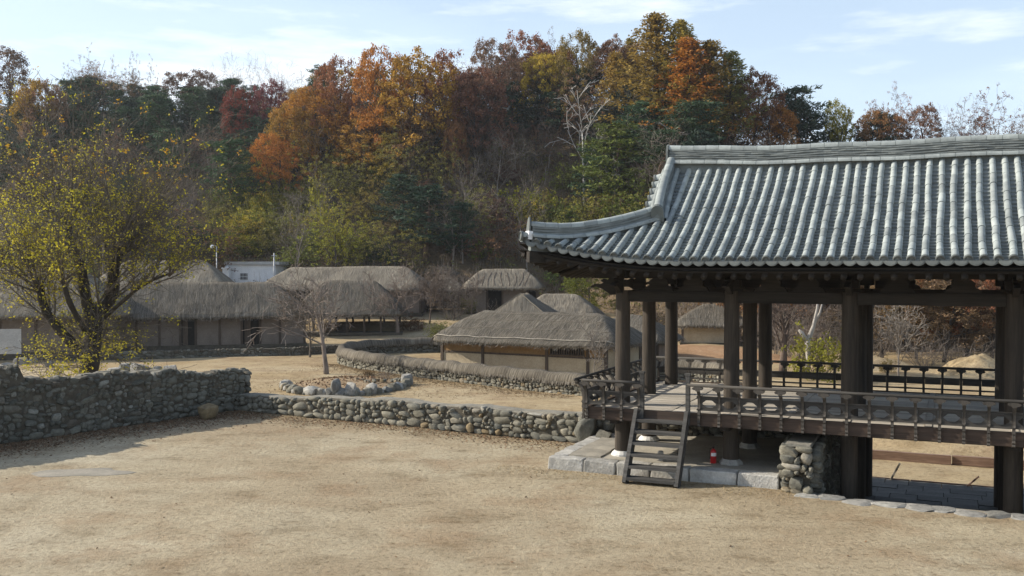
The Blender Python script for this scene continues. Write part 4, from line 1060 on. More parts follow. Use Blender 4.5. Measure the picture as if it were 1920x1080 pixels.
def walls(root, L, D, h0, h1, bays, wall='plaster', upper=None, post_w=.16, depth_y=None, band=None):
    """front wall at y=-D/2 made of bays (width share, type); plain sides and back"""
    y = -D/2; tot = sum(w for w, _ in bays); x = -L/2; H = h1-h0
    for i, (w, ty) in enumerate(bays):
        ww = L*w/tot; xc = x+ww/2
        box('post', (x, y-.03, (h0+h1)/2), (post_w, post_w, H), M['post'], root)
        if ty == 'panel' or ty == 'lattice' or ty == 'window':
            if upper and band:
                box('wall_panel', (xc, y, h0+band/2), (ww-post_w, .10, band), M[wall], root)
                box('mid_beam', (xc, y-.02, h0+band+.05), (ww-post_w, .13, .10), M['post'], root)
                box('upper_panel', (xc, y, h0+band+.1+(H-band-.1)/2), (ww-post_w, .10, H-band-.1), M[upper], root)
            else: box('wall_panel', (xc, y, (h0+h1)/2), (ww-post_w, .10, H), M[wall], root)
            if ty == 'lattice':
                f = box('lattice_window', (xc, y-.07, h0+band+.38), (ww*.82, .05, .40), M['dark'], root)
                n = max(6, int(ww*.8/.13))
                for k in range(n+1): 
                    s = box('lattice_bar', (-ww*.40+ww*.80*k/n, -.05, 0), (.045, .05, .40), M['post'], f)
                for zz in (-.22, .22): box('window_frame', (0, -.04, zz), (ww*.86, .07, .06), M['post'], f)
        elif ty == 'door':
            d = box('door_shade_panel', (xc, y+.02, (h0+h1)/2), (ww-post_w, .06, H), M['dark'], root)  # near-black panel paints the shade behind the door leaf
            box('door_leaf', (-ww*.18, -.10, -.05), (ww*.34, .05, H*.92), M['post'], d)
        elif ty == 'open':
            box('recess_shade_panel', (xc, y+.7, (h0+h1)/2), (ww-post_w, .06, H), M['dark'], root)  # near-black sheet paints the shade inside the open bay
        x += ww
    box('post', (x, y-.03, (h0+h1)/2), (post_w, post_w, H), M['post'], root)
    box('top_beam', (0, y-.035, h1-.07), (L+.3, .15, .13), M['post'], root)
    for sx in (-1, 1):
        box('side_wall', (sx*(L/2-.02), .06, (h0+h1)/2-.005), (.10, D-.14, H-.02), M[wall], root)
        box('post', (sx*L/2, D/2, (h0+h1)/2), (post_w, post_w, H), M['post'], root)
    box('back_wall', (0, D/2-.01, (h0+h1)/2-.004), (L-.2, .10, H-.03), M[wall], root)
def cottage(name, label, loc, rz, L, W, ez, rzz, hip, wall_L, wall_D, base_h, bays, cat='cottage', group=None, **kw):
    root = empty(name, loc, R(rz)); tag(root, label, cat, group)
    wk = {k: kw.pop(k) for k in ('wall', 'upper', 'band') if k in kw}
    th, pt = thatch(root, L, W, ez-loc[2], rzz-loc[2], hip, **kw)
    if bays:
        walls(root, wall_L, wall_D, base_h, ez-loc[2]+.10, bays, **wk)
        b = MB(); b.box((0, 0, base_h/2-.35), (wall_L+.35, wall_D+.35, base_h+.70)); b.build('stone_base', M['core'], root)
    return root, th, pt
def G(x, y): return gz(x, y)
# nearest cottage, behind the thatch topped fence
h1, th1, pt1 = cottage('thatched_cottage', 'nearest grey thatched cottage with ochre upper walls and a lattice vent behind the fence', (1.55, 54.0, LOW), -29.5, 11.9, 6.3, .60, 2.10, 2.3, 10.0, 4.4, .25,
    [(2.9, 'panel'), (4.3, 'panel'), (2.6, 'lattice'), (1.1, 'panel')], wall='plaster', upper='ochre', band=.78, straws=3800, seed=3, pole=True, lines=((-.62, -.8, .85), (-.34, -.7, .75), (-.12, -.6, .6)))
cottage('thatched_cottage', 'thatched wing peeking out between the left pavilion columns', (7.0, 57.6, LOW), -24, 5.6, 5.4, .40, 1.75, 2.2, 4.4, 3.8, .25, [(1, 'panel'), (1, 'panel'), (1, 'panel')], wall='plaster_grey', straws=1200, seed=5, lines=((-.5, -.8, .8),))
h2, th2, pt2 = cottage('thatched_cottage', 'thatched cottage with a pointed hip end just behind the nearest cottage', (.85, 67.5, LOW), 82, 8.0, 5.2, 1.0, 2.78, 2.0, 6.2, 3.6, .25, [(1, 'panel'), (1, 'panel')], wall='plaster', straws=1600, seed=8, mat='thatch_pale', p=1.0, lump=.05)
for sg in (-1, 1):                                                   # cords down the hips of the pointed end
    b = MB(); b.tube([tuple(pt2(-1+.52*(k/14), sg*(1-k/14)*.98)[0]+Vector((0, 0, .05))) for k in range(15)], .03, 6); b.build('hip_cord', M['thatch_pale'], th2)
cottage('thatched_cottage', 'pale thatched roof rising right of the pointed hip end', (3.6, 72.5, LOW), -8, 6.4, 6.4, 1.1, 2.65, 2.0, 5.0, 4.4, .25, [(1, 'panel'), (1, 'panel')], wall='plaster', straws=1000, seed=9, mat='thatch_pale')
cottage('thatched_hut', 'small thatched mud hut seen between the middle pavilion columns', (14.4, 70.2, -.85), -12, 5.6, 5.0, .55, 1.95, 2.2, 4.0, 3.4, .12, [(1, 'panel')], cat='hut', wall='plaster', straws=900, seed=11, lines=((-.72, -.9, .9),))
h4, th4, pt4 = cottage('thatched_cottage', 'farther thatched cottage with a dark doorway at the foot of the hill', (-.75, 87.5, .55), -2, 7.6, 6.4, 2.85, 4.50, 1.9, 6.0, 4.4, .2,
    [(1.4, 'panel'), (1.2, 'open'), (1.9, 'panel'), (.7, 'open')], wall='plaster_grey', straws=1200, seed=13, mat='thatch_pale')
for k in range(9):                                                   # dark seams down the thatch
    u = -.62+.15*k; b = MB(); b.tube([tuple(pt4(u+.04*math.sin(k+q*.3), -.22-.068*q)[0]+Vector((0, 0, .005))) for q in range(11)], .035, 5); b.build('thatch_seam', M['post'], th4)
cottage('thatched_cottage', 'long pale thatched house with a bright ridge in front of the white building', (-14.6, 87, .5), -3, 15.6, 7.0, 2.75, 4.75, 2.6, 13.6, 5, .2, [(1, 'panel'), (1, 'open'), (1, 'panel'), (1, 'open'), (1, 'panel')], wall='plaster_grey', straws=1800, seed=15, mat='thatch_pale', sag=.12)
cottage('thatched_cottage', 'shaded long thatched house with plank doors beside the big yellow leaved tree', (-21.9, 68.5, LOW), 15, 15.8, 7.0, 1.28, 3.55, 3.0, 14.0, 5.0, .5,
    [(1.5, 'panel'), (1.2, 'panel'), (1.3, 'panel'), (1.2, 'panel'), (.9, 'door'), (1.4, 'panel'), (1.3, 'panel'), (1.1, 'door'), (1.2, 'panel'), (1.5, 'panel')], wall='plaster_grey', straws=3600, seed=17, lines=((-.93, -.95, .55),), lump=.07)
cottage('thatched_cottage', 'large thatched house at the far left behind the big tree', (-32.0, 63.5, LOW), 9, 14.0, 8.2, 1.62, 4.55, 3.4, 12.0, 6.0, .5, [(1, 'panel'), (1, 'panel'), (.7, 'door'), (1, 'panel'), (1, 'panel'), (1, 'panel')], wall='plaster_grey', straws=2600, seed=19, mat='thatch_pale', lump=.07)
cottage('thatched_cottage', 'thatched roof whose pale ridge shows above the shaded long house', (-29.5, 83, .3), 6, 11.5, 7, 3.0, 5.25, 2.6, 9.6, 5, .2, [(1, 'panel'), (1, 'panel'), (1, 'panel')], wall='plaster_grey', straws=1000, seed=21, mat='thatch_pale')
# open barn on posts
barn, tb, pb = cottage('open_barn', 'open barn with a big thatched roof on dark posts behind the bare saplings', (-13.1, 78.8, gz(-13.1, 77)-.05), 4, 9.2, 6.6, .98, 3.55, 2.6, 0, 0, 0, None, cat='barn', straws=1800, seed=23, mat='thatch', lump=.07)
for x in np.linspace(-3.9, 3.9, 7):
    for y in (-2.5, 2.3): box('post', (x+random.uniform(-.1, .1), y, .95), (.16, .16, 1.95), M['post'], barn)
box('barn_floor', (0, 0, .09), (8.6, 5.6, .22), M['core'], barn)
box('top_beam', (0, -2.5, 1.9), (8.4, .14, .14), M['post'], barn)
b = MB(); b.add([(-1.1, -1.2, .2), (.2, -1.2, .2), (.2, -.6, .2), (-1.1, -.6, .2), (-.7, -1.0, .95), (-.2, -1.0, .95), (-.2, -.7, .95), (-.7, -.7, .95)], [(0, 1, 5, 4), (1, 2, 6, 5), (2, 3, 7, 6), (3, 0, 4, 7), (4, 5, 6, 7)]); b.build('stored_crate', M['post'], barn)
# hut on stilts and roof behind it
hut, tb, pb = cottage('thatched_hut', 'little thatched lookout hut on thin posts between the two far cottages', (-6.3, 88, .6), 8, 4.6, 4.2, 2.55, 3.95, 1.9, 0, 0, 0, None, cat='hut', straws=700, seed=25, mat='thatch_pale')
for x in (-1.6, 0, 1.6):
    for y in (-1.4, 1.4): box('post', (x, y, .95), (.12, .12, 2.1), M['post'], hut)
for z in (.55, 1.0): box('rail', (0, -1.45, z), (3.4, .07, .07), M['post'], hut)
box('floor', (0, 0, .38), (3.4, 3.0, .1), M['post'], hut)
cottage('thatched_hut', 'dark low thatched roof tucked behind the lookout hut', (-7.4, 98, 2.2), 0, 4.4, 4.0, 4.05, 4.85, 1.2, 3.6, 3.0, .1, [(1, 'panel')], cat='hut', wall='plaster_grey', straws=300, seed=27, mat='thatch')
# white building with a flat slab roof
wbd = empty('white_building', (-25.6, 98, 1.4), R(-4)); tag(wbd, 'small white flat roofed building behind the thatched roofs', 'building')
box('wall', (0, 0, 1.75), (4.9, 4, 3.5), M['white'], wbd); box('roof_slab', (.15, 0, 3.66), (5.5, 4.6, .30), M['concrete'], wbd)
wd = box('window', (-.72, -2.01, 2.35), (.72, .06, .62), M['dark'], wbd)
for k in range(5): box('window_bar', (-.28+.14*k, -.04, 0), (.03, .03, .62), M['white'], wd)
box('window_bar', (0, -.045, 0), (.72, .03, .03), M['white'], wd)
gp = empty('gate_pillar', (-28.0, 95.5, 1.5)); tag(gp, 'white square pillar at the left of the white building', 'pillar')
box('shaft', (0, 0, 1.5), (.62, .62, 3.0), M['white'], gp); box('cap', (0, 0, 3.06), (.78, .78, .14), M['white'], gp); b = MB(); b.lathe([(.25, 3.13), (.2, 3.25), (.02, 3.34)], 10); b.build('finial', M['white'], gp)
box('dark_plate', (.05, -.33, 1.7), (.16, .04, .5), M['dark'], gp)
lp_ = empty('street_lamp', (-27.3, 90, gz(-27.3, 90)-.3)); tag(lp_, 'thin lamp post with a white globe left of the white pillar', 'street lamp')
b = MB(); b.tube([(0, 0, 0), (0, 0, 6.1)], .05, 6); b.build('pole', M['metal'], lp_, True); b = MB(); b.tube([(0, 0, 6.05), (-.22, 0, 6.15), (-.4, 0, 6.12)], .035, 5); b.build('arm', M['metal'], lp_, True)
b = MB(); b.lathe([(.04, -.2), (.14, -.14), (.18, -.02), (.14, .1), (.04, .16)], 12, (-.42, 0, 6.05)); b.build('globe', M['white'], lp_, True)
up = empty('utility_pole', (-22.6, 92.5, 1.2)); tag(up, 'thin grey utility pole at the right end of the white building', 'pole')
b = MB(); b.tube([(0, 0, 0), (0, 0, 4.8)], [.09, .06], 7); b.build('shaft', M['metal'], up, True); box('crossarm', (0, 0, 4.55), (.5, .06, .06), M['metal'], up)
pn = empty('pale_panel', (-29.0, 56.6, LOW), R(8)); tag(pn, 'plain pale panel board standing at the far left behind the wall', 'board')
box('board', (-.35, 0, 1.45), (1.5, .05, 1.45), M['concrete'], pn); box('leg', (-.9, .03, .4), (.07, .06, .8), M['post'], pn); box('leg', (.2, .03, .4), (.07, .06, .8), M['post'], pn)

# ------------------------------------------------------------------ thatch topped fence, stone embankments
def curve_pts(pts, n=10):
    out = []
    P = [Vector(p) for p in pts]; P = [2*P[0]-P[1]]+P+[2*P[-1]-P[-2]]
    for i in range(1, len(P)-2):
        for k in range(n):
            t = k/n; a, b, c, d = P[i-1], P[i], P[i+1], P[i+2]
            out.append(.5*((2*b)+(c-a)*t+(2*a-5*b+4*c-d)*t*t+(3*b-a-3*c+d)*t**3))
    out.append(P[-2]); return out
def thatched_fence(label, pts, H, side, seed, limit):
    P = Path(curve_pts([Vector(p) for p in pts])); r_ = empty('thatched_fence', (P.p[0].x, P.p[0].y, LOW)); tag(r_, label, 'fence')
    stone_face(r_, P, H*.62, LOW-.02, side, (.13, .36), (.09, .2), .2, 'stone_warm', seed, limit, 0, .16)
    stone_face(r_, P, H*.62, LOW-.02, -side, (.16, .4), (.12, .24), .2, 'stone_dark', seed+1, 60, 0, .16)
    wall_core(r_, P, H*.75, LOW, .16, n=60)
    n = int(P.L/.22); b = MB(); rng = random.Random(seed); pp, hh = [], []
    for i in range(n+1):
        q, t = P.at(P.L*i/n); pp.append((q.x, q.y, 0)); hh.append(LOW+H+.035*math.sin(i*.7)+rng.uniform(-.02, .02))
    b.sweep(pp, lambda i: [(-.34, hh[i]-.50), (.34, hh[i]-.50), (.36, hh[i]-.34), (.24, hh[i]-.10), (.10, hh[i]), (-.10, hh[i]), (-.24, hh[i]-.10), (-.36, hh[i]-.34)])
    o = wb(b, 'thatch_cap', M['thatch'], r_, True); me = o.data; uv = me.uv_layers.new(name='UVMap'); d = []
    for p in me.polygons:
        for vi in p.vertices: d += [(vi//8)*.22, (vi % 8)*.16]
    uv.data.foreach_set('uv', d)
    S = []
    for k in range(int(P.L*170)):
        s = rng.uniform(0, P.L); q, t = P.at(s); i = min(n, int(s/P.L*n)); nr = Vector((-t.y, t.x))*rng.choice((side, side, side, -side)); z = hh[i]
        f = rng.random(); a = Vector((q.x, q.y, z+.01))+Vector((nr.x, nr.y, 0))*(.08+.22*f)-Vector((0, 0, .30*f)); L_ = rng.uniform(.15, .36)
        dn = Vector((nr.x*.35, nr.y*.35, -.95)).normalized()*L_+Vector((t.x, t.y, 0))*rng.gauss(0, .018); w2 = Vector((t.x, t.y, 0))*rng.uniform(.004, .011); lift_ = Vector((nr.x, nr.y, 0))*(.035+.015*rng.random())
        a = a+lift_*.8; S += [a-w2, a+w2, a+dn+w2+lift_*.3, a+dn-w2+lift_*.3]
    VV = np.array([tuple(v-r_.location) for v in S], np.float32); s_ = link('loose_straw', mesh('loose_straw', VV, np.arange(len(VV)).reshape(-1, 4), M['straw']), o); tag(s_, kind='stuff')
    return r_
thatched_fence('low curved stone fence capped with grey thatch in front of the nearest cottage', [(-3.6, 66.5), (-7.2, 66), (-10.2, 63.2), (-10.4, 59.3), (-8.9, 55.8), (-5.6, 52.0), (-1.5, 47.7), (3.05, 43.4), (6.2, 40.8)], .98, -1, 41, 300)
thatched_fence('thatch capped stone fence curving away behind the pavilion columns', [(6.9, 50.5), (8.2, 50.2), (9.6, 48.8), (10.3, 46.5), (9.9, 44.5)], 1.05, -1, 45, 120)
w = empty('stone_wall', (-4.6, 61.5, LOW)); tag(w, 'short dark dry stone wall joining the thatched fence to the nearest cottage', 'stone wall')
PQ = Path([(-4.4, 66.0), (-3.9, 59.2)]); stone_face(w, PQ, 1.15, LOW, -1, (.2, .5), (.12, .22), .25, 'stone_dark', 47, 80, 0, .25); wall_core(w, PQ, 1.15, LOW, .28)
stone_face(w, Path([(-4.3, 58.95), (-3.5, 58.95)]), 1.15, LOW, -1, (.3, .6), (.1, .18), .3, 'stone_warm', 48, 30, 0, .02)
w = empty('stone_embankment', (-16, 65.5, LOW)); tag(w, 'low dark stone embankment along the foot of the shaded long house', 'stone wall')
PQ = Path([(-27.5, 60.3), (-20.5, 62.2), (-14.6, 64.0), (-11.6, 66.0), (-10.8, 69.5)]); stone_face(w, PQ, .52, LOW-.03, -1, (.16, .5), (.12, .24), .25, 'stone_dark', 49, 160, .1, .16); wall_core(w, PQ, .50, LOW, .20)
# rocks along the foot of the big tree
for k, (px, py, s_) in enumerate(((38, 672, .34), (62, 668, .26), (12, 680, .30), (92, 676, .30), (236, 684, .36), (262, 690, .50), (292, 689, .34), (320, 688, .36), (214, 690, .30), (118, 682, .25))):
    yy = (CAMZ-LOW)*FPX/(py+12-HZ); xx = (px-960)/FPX*yy
    nm = ('left of the pale panel', 'pale', 'small')
    o = link('rock', stone_set('stone_pale')[k % 12], None, (xx, yy, LOW+s_*.4), (0, 0, k*1.7), (s_*1.25, s_*.9, s_*.85))
    tag(o, 'pale rock lying behind the tall wall near the foot of the big tree', 'rock', 'rocks behind the tall wall')
# planting bed with a ring of stones
bx, by = -8.0, 47.2
bed = empty('planting_bed', (bx, by, LOW)); tag(bed, 'oval planting bed of bare soil ringed with rough stones', 'planting bed')
o = heap('soil', (0, 0, 0), 3.3, 4.4, .28, 0, 'soil', 12, .18); o.parent = bed
rng = random.Random(6); k = 0; spots = []
for a in np.arange(180, 378, 4.6):
    ar = R(a); spots.append((2.9*math.cos(ar)*rng.uniform(.97, 1.03), 3.75*math.sin(ar)*rng.uniform(.97, 1.04), rng.uniform(.18, .42)))
big_ = {int(len(spots)*.47): (.46, .62), int(len(spots)*.53): (.50, .50), int(len(spots)*.62): (.44, .44), int(len(spots)*.36): (.52, .34), int(len(spots)*.93): (.46, .48)}
for i, (x, y, s_) in enumerate(spots):
    sw, sh = big_.get(i, (s_*1.15, s_*.8))
    me = stone_set('stone_pale' if i in big_ or rng.random() < .45 else 'stone_warm')[(i*5) % 12]
    o = link('stone', me, bed, (x, y, sh*.45), (rng.uniform(-.2, .2), rng.uniform(-.2, .2), rng.uniform(0, 6)), (sw*.66, sw*.55, sh*.72))
for i in range(16):
    o = link('stone', stone_set('stone_warm')[i % 12], bed, (rng.uniform(.4, 2.6), rng.uniform(-.3, .8), .22), (0, 0, i), (rng.uniform(.08, .16), .1, .09))
fl = np.array([(bx+r*math.cos(a)*2.8, by+r*math.sin(a)*3.8, LOW+.30*(1-r*r)+.02) for r, a in zip(np.sqrt(RNG.uniform(0, 1, 1000)), RNG.uniform(0, 6.28, 1000))]); tag(flakes(0, fl, (.03, .1), M['litter'], 'dead_leaves', .5), kind='stuff')
# ------------------------------------------------------------------ trees
class Skel:
    """branching skeleton: tubes collected in one MB, tips remembered for the leaves"""
    def __init__(s, seed): s.rng = random.Random(seed); s.mb = MB(); s.tips = []; s.nodes = []
    def limb(s, p, d, L, r, lev, P):
        rng = s.rng; n = P['seg'][lev]; pts = [p.copy()]; rad = [r]; q = p.copy(); d = d.normalized(); taper = P['taper'][lev]
        for i in range(n):
            d = (d+Vector((rng.gauss(0, 1), rng.gauss(0, 1), rng.gauss(0, .8)))*P['wig'][lev]+Vector((0, 0, P['up'][lev]))).normalized()
            q = q+d*(L/n); pts.append(q.copy()); rad.append(max(P['rmin'], r*(1-(1-taper)*(i+1)/n)))
        s.mb.tube([t[:] for t in pts], rad, P['sides'][lev], lev == 0)
        if lev+1 >= len(P['seg']):
            s.tips.append((pts[-1], d)); s.nodes.append((pts[len(pts)//2], d)); return
        k = P['kids'][lev]; k = k if isinstance(k, int) else rng.randint(*k)
        st = P['start'][lev]
        for c in range(k):
            t = st+(1-st)*((c+rng.random()*.8)/k) if k > 1 else 1.0
            t = min(t, 1.0); i = min(n-1, int(t*n)); f = t*n-i; base = pts[i].lerp(pts[i+1], f); rr = rad[i]+(rad[i+1]-rad[i])*f
            tang = (pts[i+1]-pts[i]).normalized(); az = c*2.4+rng.uniform(-.5, .5); ang = R(rng.uniform(*P['ang'][lev]))
            sx = tang.cross(Vector((0, 0, 1))); sx = sx.normalized() if sx.length > .05 else Vector((1, 0, 0)); sy = tang.cross(sx)
            nd = tang*math.cos(ang)+(sx*math.cos(az)+sy*math.sin(az))*math.sin(ang)
            LL = L*rng.uniform(*P['len'][lev])*(1-P.get('conic', 0)*t)
            s.limb(base, nd, LL, min(rr*.9, rr*rng.uniform(*P['rk'][lev])), lev+1, P)
        if P.get('lead', True) and lev > 0: s.tips.append((pts[-1], d))
def leaf_quads(C, D, n_per, spread, size, rng, droop=0.0, aspect=1.5, flat=.8, shell=0):
    """n_per diamonds round each centre in C"""
    C = np.repeat(np.asarray(C, np.float32), n_per, 0); n = len(C)
    off = rng.normal(0, 1, (n, 3)); off *= (rng.uniform(.2, 1, n)**.5/np.linalg.norm(off, axis=1))[:, None]*np.array(spread)
    P = C+off; P[:, 2] -= droop*rng.uniform(0, 1, n)
    if shell:                                                        # leaves lie on the outside of rounded clumps
        dn = off/np.array(spread); rr = np.linalg.norm(dn, axis=1)[:, None]; dn = dn/np.maximum(rr, 1e-4); P = C+dn*np.array(spread)*(rng.uniform(.0, 1, n)**.5)[:, None]
        nn = dn+rng.normal(0, shell, (n, 3)); nn /= np.linalg.norm(nn, axis=1)[:, None]
        a = np.cross(nn, rng.normal(0, 1, (n, 3))); a /= np.linalg.norm(a, axis=1)[:, None]; b = np.cross(nn, a)
        s = rng.uniform(size[0], size[1], n)[:, None]
        return np.stack([P-a*s*aspect/2, P-b*s/2, P+a*s*aspect/2, P+b*s/2], 1).reshape(-1, 3)
    a = rng.normal(0, 1, (n, 3)); a[:, 2] *= flat; a /= np.linalg.norm(a, axis=1)[:, None]
    b = rng.normal(0, 1, (n, 3)); b = np.cross(a, b); b /= np.linalg.norm(b, axis=1)[:, None]
    s = rng.uniform(size[0], size[1], n)[:, None]
    V = np.stack([P-a*s*aspect/2, P-b*s/2, P+a*s*aspect/2, P+b*s/2], 1).reshape(-1, 3)
    return V
def quads_mesh(name, V, mat): return mesh(name, V.astype(np.float32), np.arange(len(V)).reshape(-1, 4), mat)
BROAD = dict(seg=[7, 5, 4, 3], taper=[.35, .3, .35, .4], wig=[.07, .16, .2, .25], up=[.03, .07, .05, .02], rmin=.016, sides=[7, 5, 4, 3], kids=[(9, 11), (5, 6), (3, 4)], start=[.22, .25, .2], ang=[(32, 72), (30, 62), (30, 65)], len=[(.48, .70), (.45, .68), (.4, .7)], rk=[(.35, .55), (.4, .6), (.4, .6)])
BARE = dict(seg=[7, 5, 4, 3, 2], taper=[.3, .25, .3, .3, .3], wig=[.06, .14, .17, .2, .2], up=[.03, .09, .07, .05, .03], rmin=.010, sides=[6, 5, 4, 3, 3], kids=[(6, 8), (4, 6), (3, 5), (2, 3)], start=[.3, .2, .2, .2], ang=[(22, 52), (22, 50), (25, 55), (25, 60)], len=[(.45, .7), (.42, .65), (.42, .65), (.4, .7)], rk=[(.35, .55), (.4, .6), (.4, .6), (.4, .6)])
PROTO = {}
def bbox_w(V): return max(np.percentile(V[:, 0], 97)-np.percentile(V[:, 0], 3), np.percentile(V[:, 1], 97)-np.percentile(V[:, 1], 3))
def reg(kind, sk, leaves, leafmat, trunk_col):
    tm = mesh('trunk', sk.mb.V, sk.mb.F, M['bark'], True) if sk.mb.V else None
    cm = quads_mesh('crown', leaves, M[leafmat]) if leaves is not None else None
    A = leaves if leaves is not None else np.array(sk.mb.V)
    PROTO.setdefault(kind, []).append((tm, cm, float(max(np.percentile(A[:, 2], 99.7), .5)), float(bbox_w(A)), trunk_col))
nr = np.random.default_rng(5)
for i in range(5):                                                   # broadleaf, full autumn crown
    sk = Skel(20+i); sk.limb(Vector((0, 0, -.4)), Vector((random.uniform(-.1, .1), random.uniform(-.1, .1), 1)), 7.2, .2, 0, BROAD)
    C = np.array([t[0][:] for t in sk.tips]); SV = np.array(sk.mb.V); cc = np.median(C, 0); cc[2] = np.percentile(C[:, 2], 45); rr_ = np.array([np.percentile(np.abs(C[:, k]-cc[k]), 72) for k in (0, 1, 2)]); rr_[:2] = rr_[:2].mean()*1.12
    def round_off(A):                                                # keep the crown a rounded dome
        d = (A-cc)/rr_; d[:, 2] = np.where(d[:, 2] < 0, d[:, 2]*.6, d[:, 2]); r = np.linalg.norm(d, axis=1)[:, None]; k = np.where(r > 1, (1+(r-1)*.22)/np.maximum(r, 1e-6), 1); k = np.where(A[:, 2:3] < cc[2]-rr_[2]*.9, 1, k); return cc+(A-cc)*k
    C = round_off(C); sk.mb.V = round_off(SV).tolist(); C = C[C[:, 2] > 2.0]; m_ = nr.permutation(len(C)); keep = []
    for k in m_:
        if all(np.linalg.norm(C[k]-C[q]) > .55 for q in keep): keep.append(k)
    keep = keep[:170]; big_c = C[keep]
    L_ = np.concatenate([leaf_quads(big_c[q::3], None, 62, (r1, r1, r1*.72), (.07, .165), nr, shell=.45) for q, r1 in ((0, .55), (1, .68), (2, .44))])
    reg('broad', sk, np.concatenate([L_, leaf_quads(C[m_[:120]], None, 6, (.3, .3, .3), (.08, .17), nr)]), 'leaf', (.06, .05, .042))
for i in range(4):                                                   # thin crown, sky shows through
    sk = Skel(40+i); sk.limb(Vector((0, 0, -.4)), Vector((0, 0, 1)), 7.6, .17, 0, BROAD)
    C = np.array([t[0][:] for t in sk.tips]); C = C[C[:, 2] > 2.5]; pick = nr.random(len(C)) < .9
    reg('sparse', sk, leaf_quads(C[pick], None, 17, (.30, .30, .26), (.06, .15), nr), 'leaf', (.085, .072, .062))
for i in range(5):                                                   # leafless
    sk = Skel(60+i); sk.limb(Vector((0, 0, -.4)), Vector((random.uniform(-.1, .1), 0, 1)), 6.6, .13, 0, BARE); reg('bare', sk, None, None, (.24, .205, .175))
for i in range(2):                                                   # pale dead tree with few limbs
    P = dict(BARE); P['kids'] = [5, 3, 2, 2]; P['rmin'] = .03; P['up'] = [.02, .12, .08, .05, .03]; P['ang'] = [(28, 50), (25, 50), (25, 55), (25, 60)]; P['start'] = [.45, .3, .3, .3]
    sk = Skel(75+i); sk.limb(Vector((0, 0, -.4)), Vector((.05, 0, 1)), 7.0, .16, 0, P); reg('dead', sk, None, None, (.46, .44, .41))
def pine(seed, h=9.0):
    sk = Skel(seed); rng = sk.rng; pts = [Vector((0, 0, -.4))]; d = Vector((rng.uniform(-.12, .12), rng.uniform(-.12, .12), 1))
    for k in range(8): d = (d+Vector((rng.gauss(0, .08), rng.gauss(0, .08), .1))).normalized(); pts.append(pts[-1]+d*h/8.3)
    sk.mb.tube([p[:] for p in pts], [.19-.019*k for k in range(9)], 7)
    C, S = [], []
    n = 30
    for k in range(n):
        t = .26+.74*k/n; f = t*8; i = min(7, int(f)); p = pts[i].lerp(pts[i+1], f-i); az = k*2.4+rng.uniform(-.4, .4)
        L = (2.9-2.1*max(0, (t-.42))/.58)*rng.uniform(.6, 1.1)*(1 if t > .42 else .75); q = p.copy(); bp = [p[:]]; dd = Vector((math.cos(az), math.sin(az), rng.uniform(.0, .35)))
        for s_ in range(4): dd = (dd+Vector((rng.gauss(0, .18), rng.gauss(0, .18), .06))).normalized(); q = q+dd*L/4; bp.append(q[:]); 
        sk.mb.tube(bp, [.05, .04, .03, .022, .012], 4, False)
        for s_ in (1, 2, 3, 4):
            for _ in range(2 if s_ > 1 else 1): C.append(Vector(bp[s_])+Vector((rng.gauss(0, .28), rng.gauss(0, .28), rng.gauss(.08, .08))))
    C.append(pts[-1]); C = np.array([c[:] for c in C])
    L_ = leaf_quads(C, None, 26, (.50, .50, .20), (.05, .10), nr, 0, 4.5, .9)
    return sk, L_
for i in range(4): sk, L_ = pine(90+i); reg('pine', sk, L_, 'needle', (.10, .065, .045))
def larch(seed, h=11.0):
    sk = Skel(seed); rng = sk.rng; sk.mb.tube([(0, 0, -.4), (.05, 0, h*.5), (0, .05, h)], [.2, .11, .015], 7); C = []
    for k in range(95):
        t = .16+.84*(k/95)**.92; p = Vector((0, 0, t*h)); az = k*2.4+rng.uniform(-.3, .3); L = (2.75*(1-t)**.75+.15)*rng.uniform(.7, 1.12); dz = rng.uniform(.15, .5); bp = [p[:]]
        q = p.copy(); dd = Vector((math.cos(az), math.sin(az), dz))
        for s_ in range(4): dd = (dd+Vector((rng.gauss(0, .08), rng.gauss(0, .08), .02))).normalized(); q = q+dd*L/4; bp.append(q[:]); C += [q+Vector((rng.gauss(0, .13), rng.gauss(0, .13), rng.gauss(-.05, .10))) for _ in range(2)]
        sk.mb.tube(bp, [.032, .026, .02, .014, .008], 3, False)
    return sk, leaf_quads(np.array([c[:] for c in C]), None, 8, (.26, .26, .22), (.06, .13), nr, .10, 2.2, 1.0)
for i in range(3): sk, L_ = larch(110+i); reg('larch', sk, L_, 'leaf', (.07, .055, .045))
BUSHP = dict(seg=[3, 3, 2], taper=[.5, .4, .4], wig=[.15, .2, .25], up=[.05, .06, .03], rmin=.008, sides=[4, 3, 3], kids=[(4, 6), (3, 4)], start=[.2, .2], ang=[(20, 60), (25, 60)], len=[(.45, .75), (.45, .75)], rk=[(.5, .7), (.5, .7)])
for i in range(4):                                                   # leafy shrub, many stems
    sk = Skel(130+i)
    for k in range(9): a = k*.7; sk.limb(Vector((.15*math.cos(a), .15*math.sin(a), -.2)), Vector((.7*math.cos(a), .7*math.sin(a), 1)), random.uniform(1.3, 2.3), .03, 0, BUSHP)
    C = np.array([t[0][:] for t in sk.tips]); reg('bush', sk, leaf_quads(C, None, 12, (.25, .25, .23), (.06, .14), nr), 'leaf', (.09, .075, .055))
for i in range(4):                                                   # bare thicket
    sk = Skel(150+i); P = dict(BUSHP); P['up'] = [.08, .08, .06]
    for k in range(14): a = k*.9; sk.limb(Vector((.4*math.cos(a), .4*math.sin(a), -.2)), Vector((.45*math.cos(a), .45*math.sin(a), 1)), random.uniform(1.6, 2.7), .028, 0, P)
    reg('thicket', sk, None, None, (.21, .175, .145))
trng = random.Random(99)
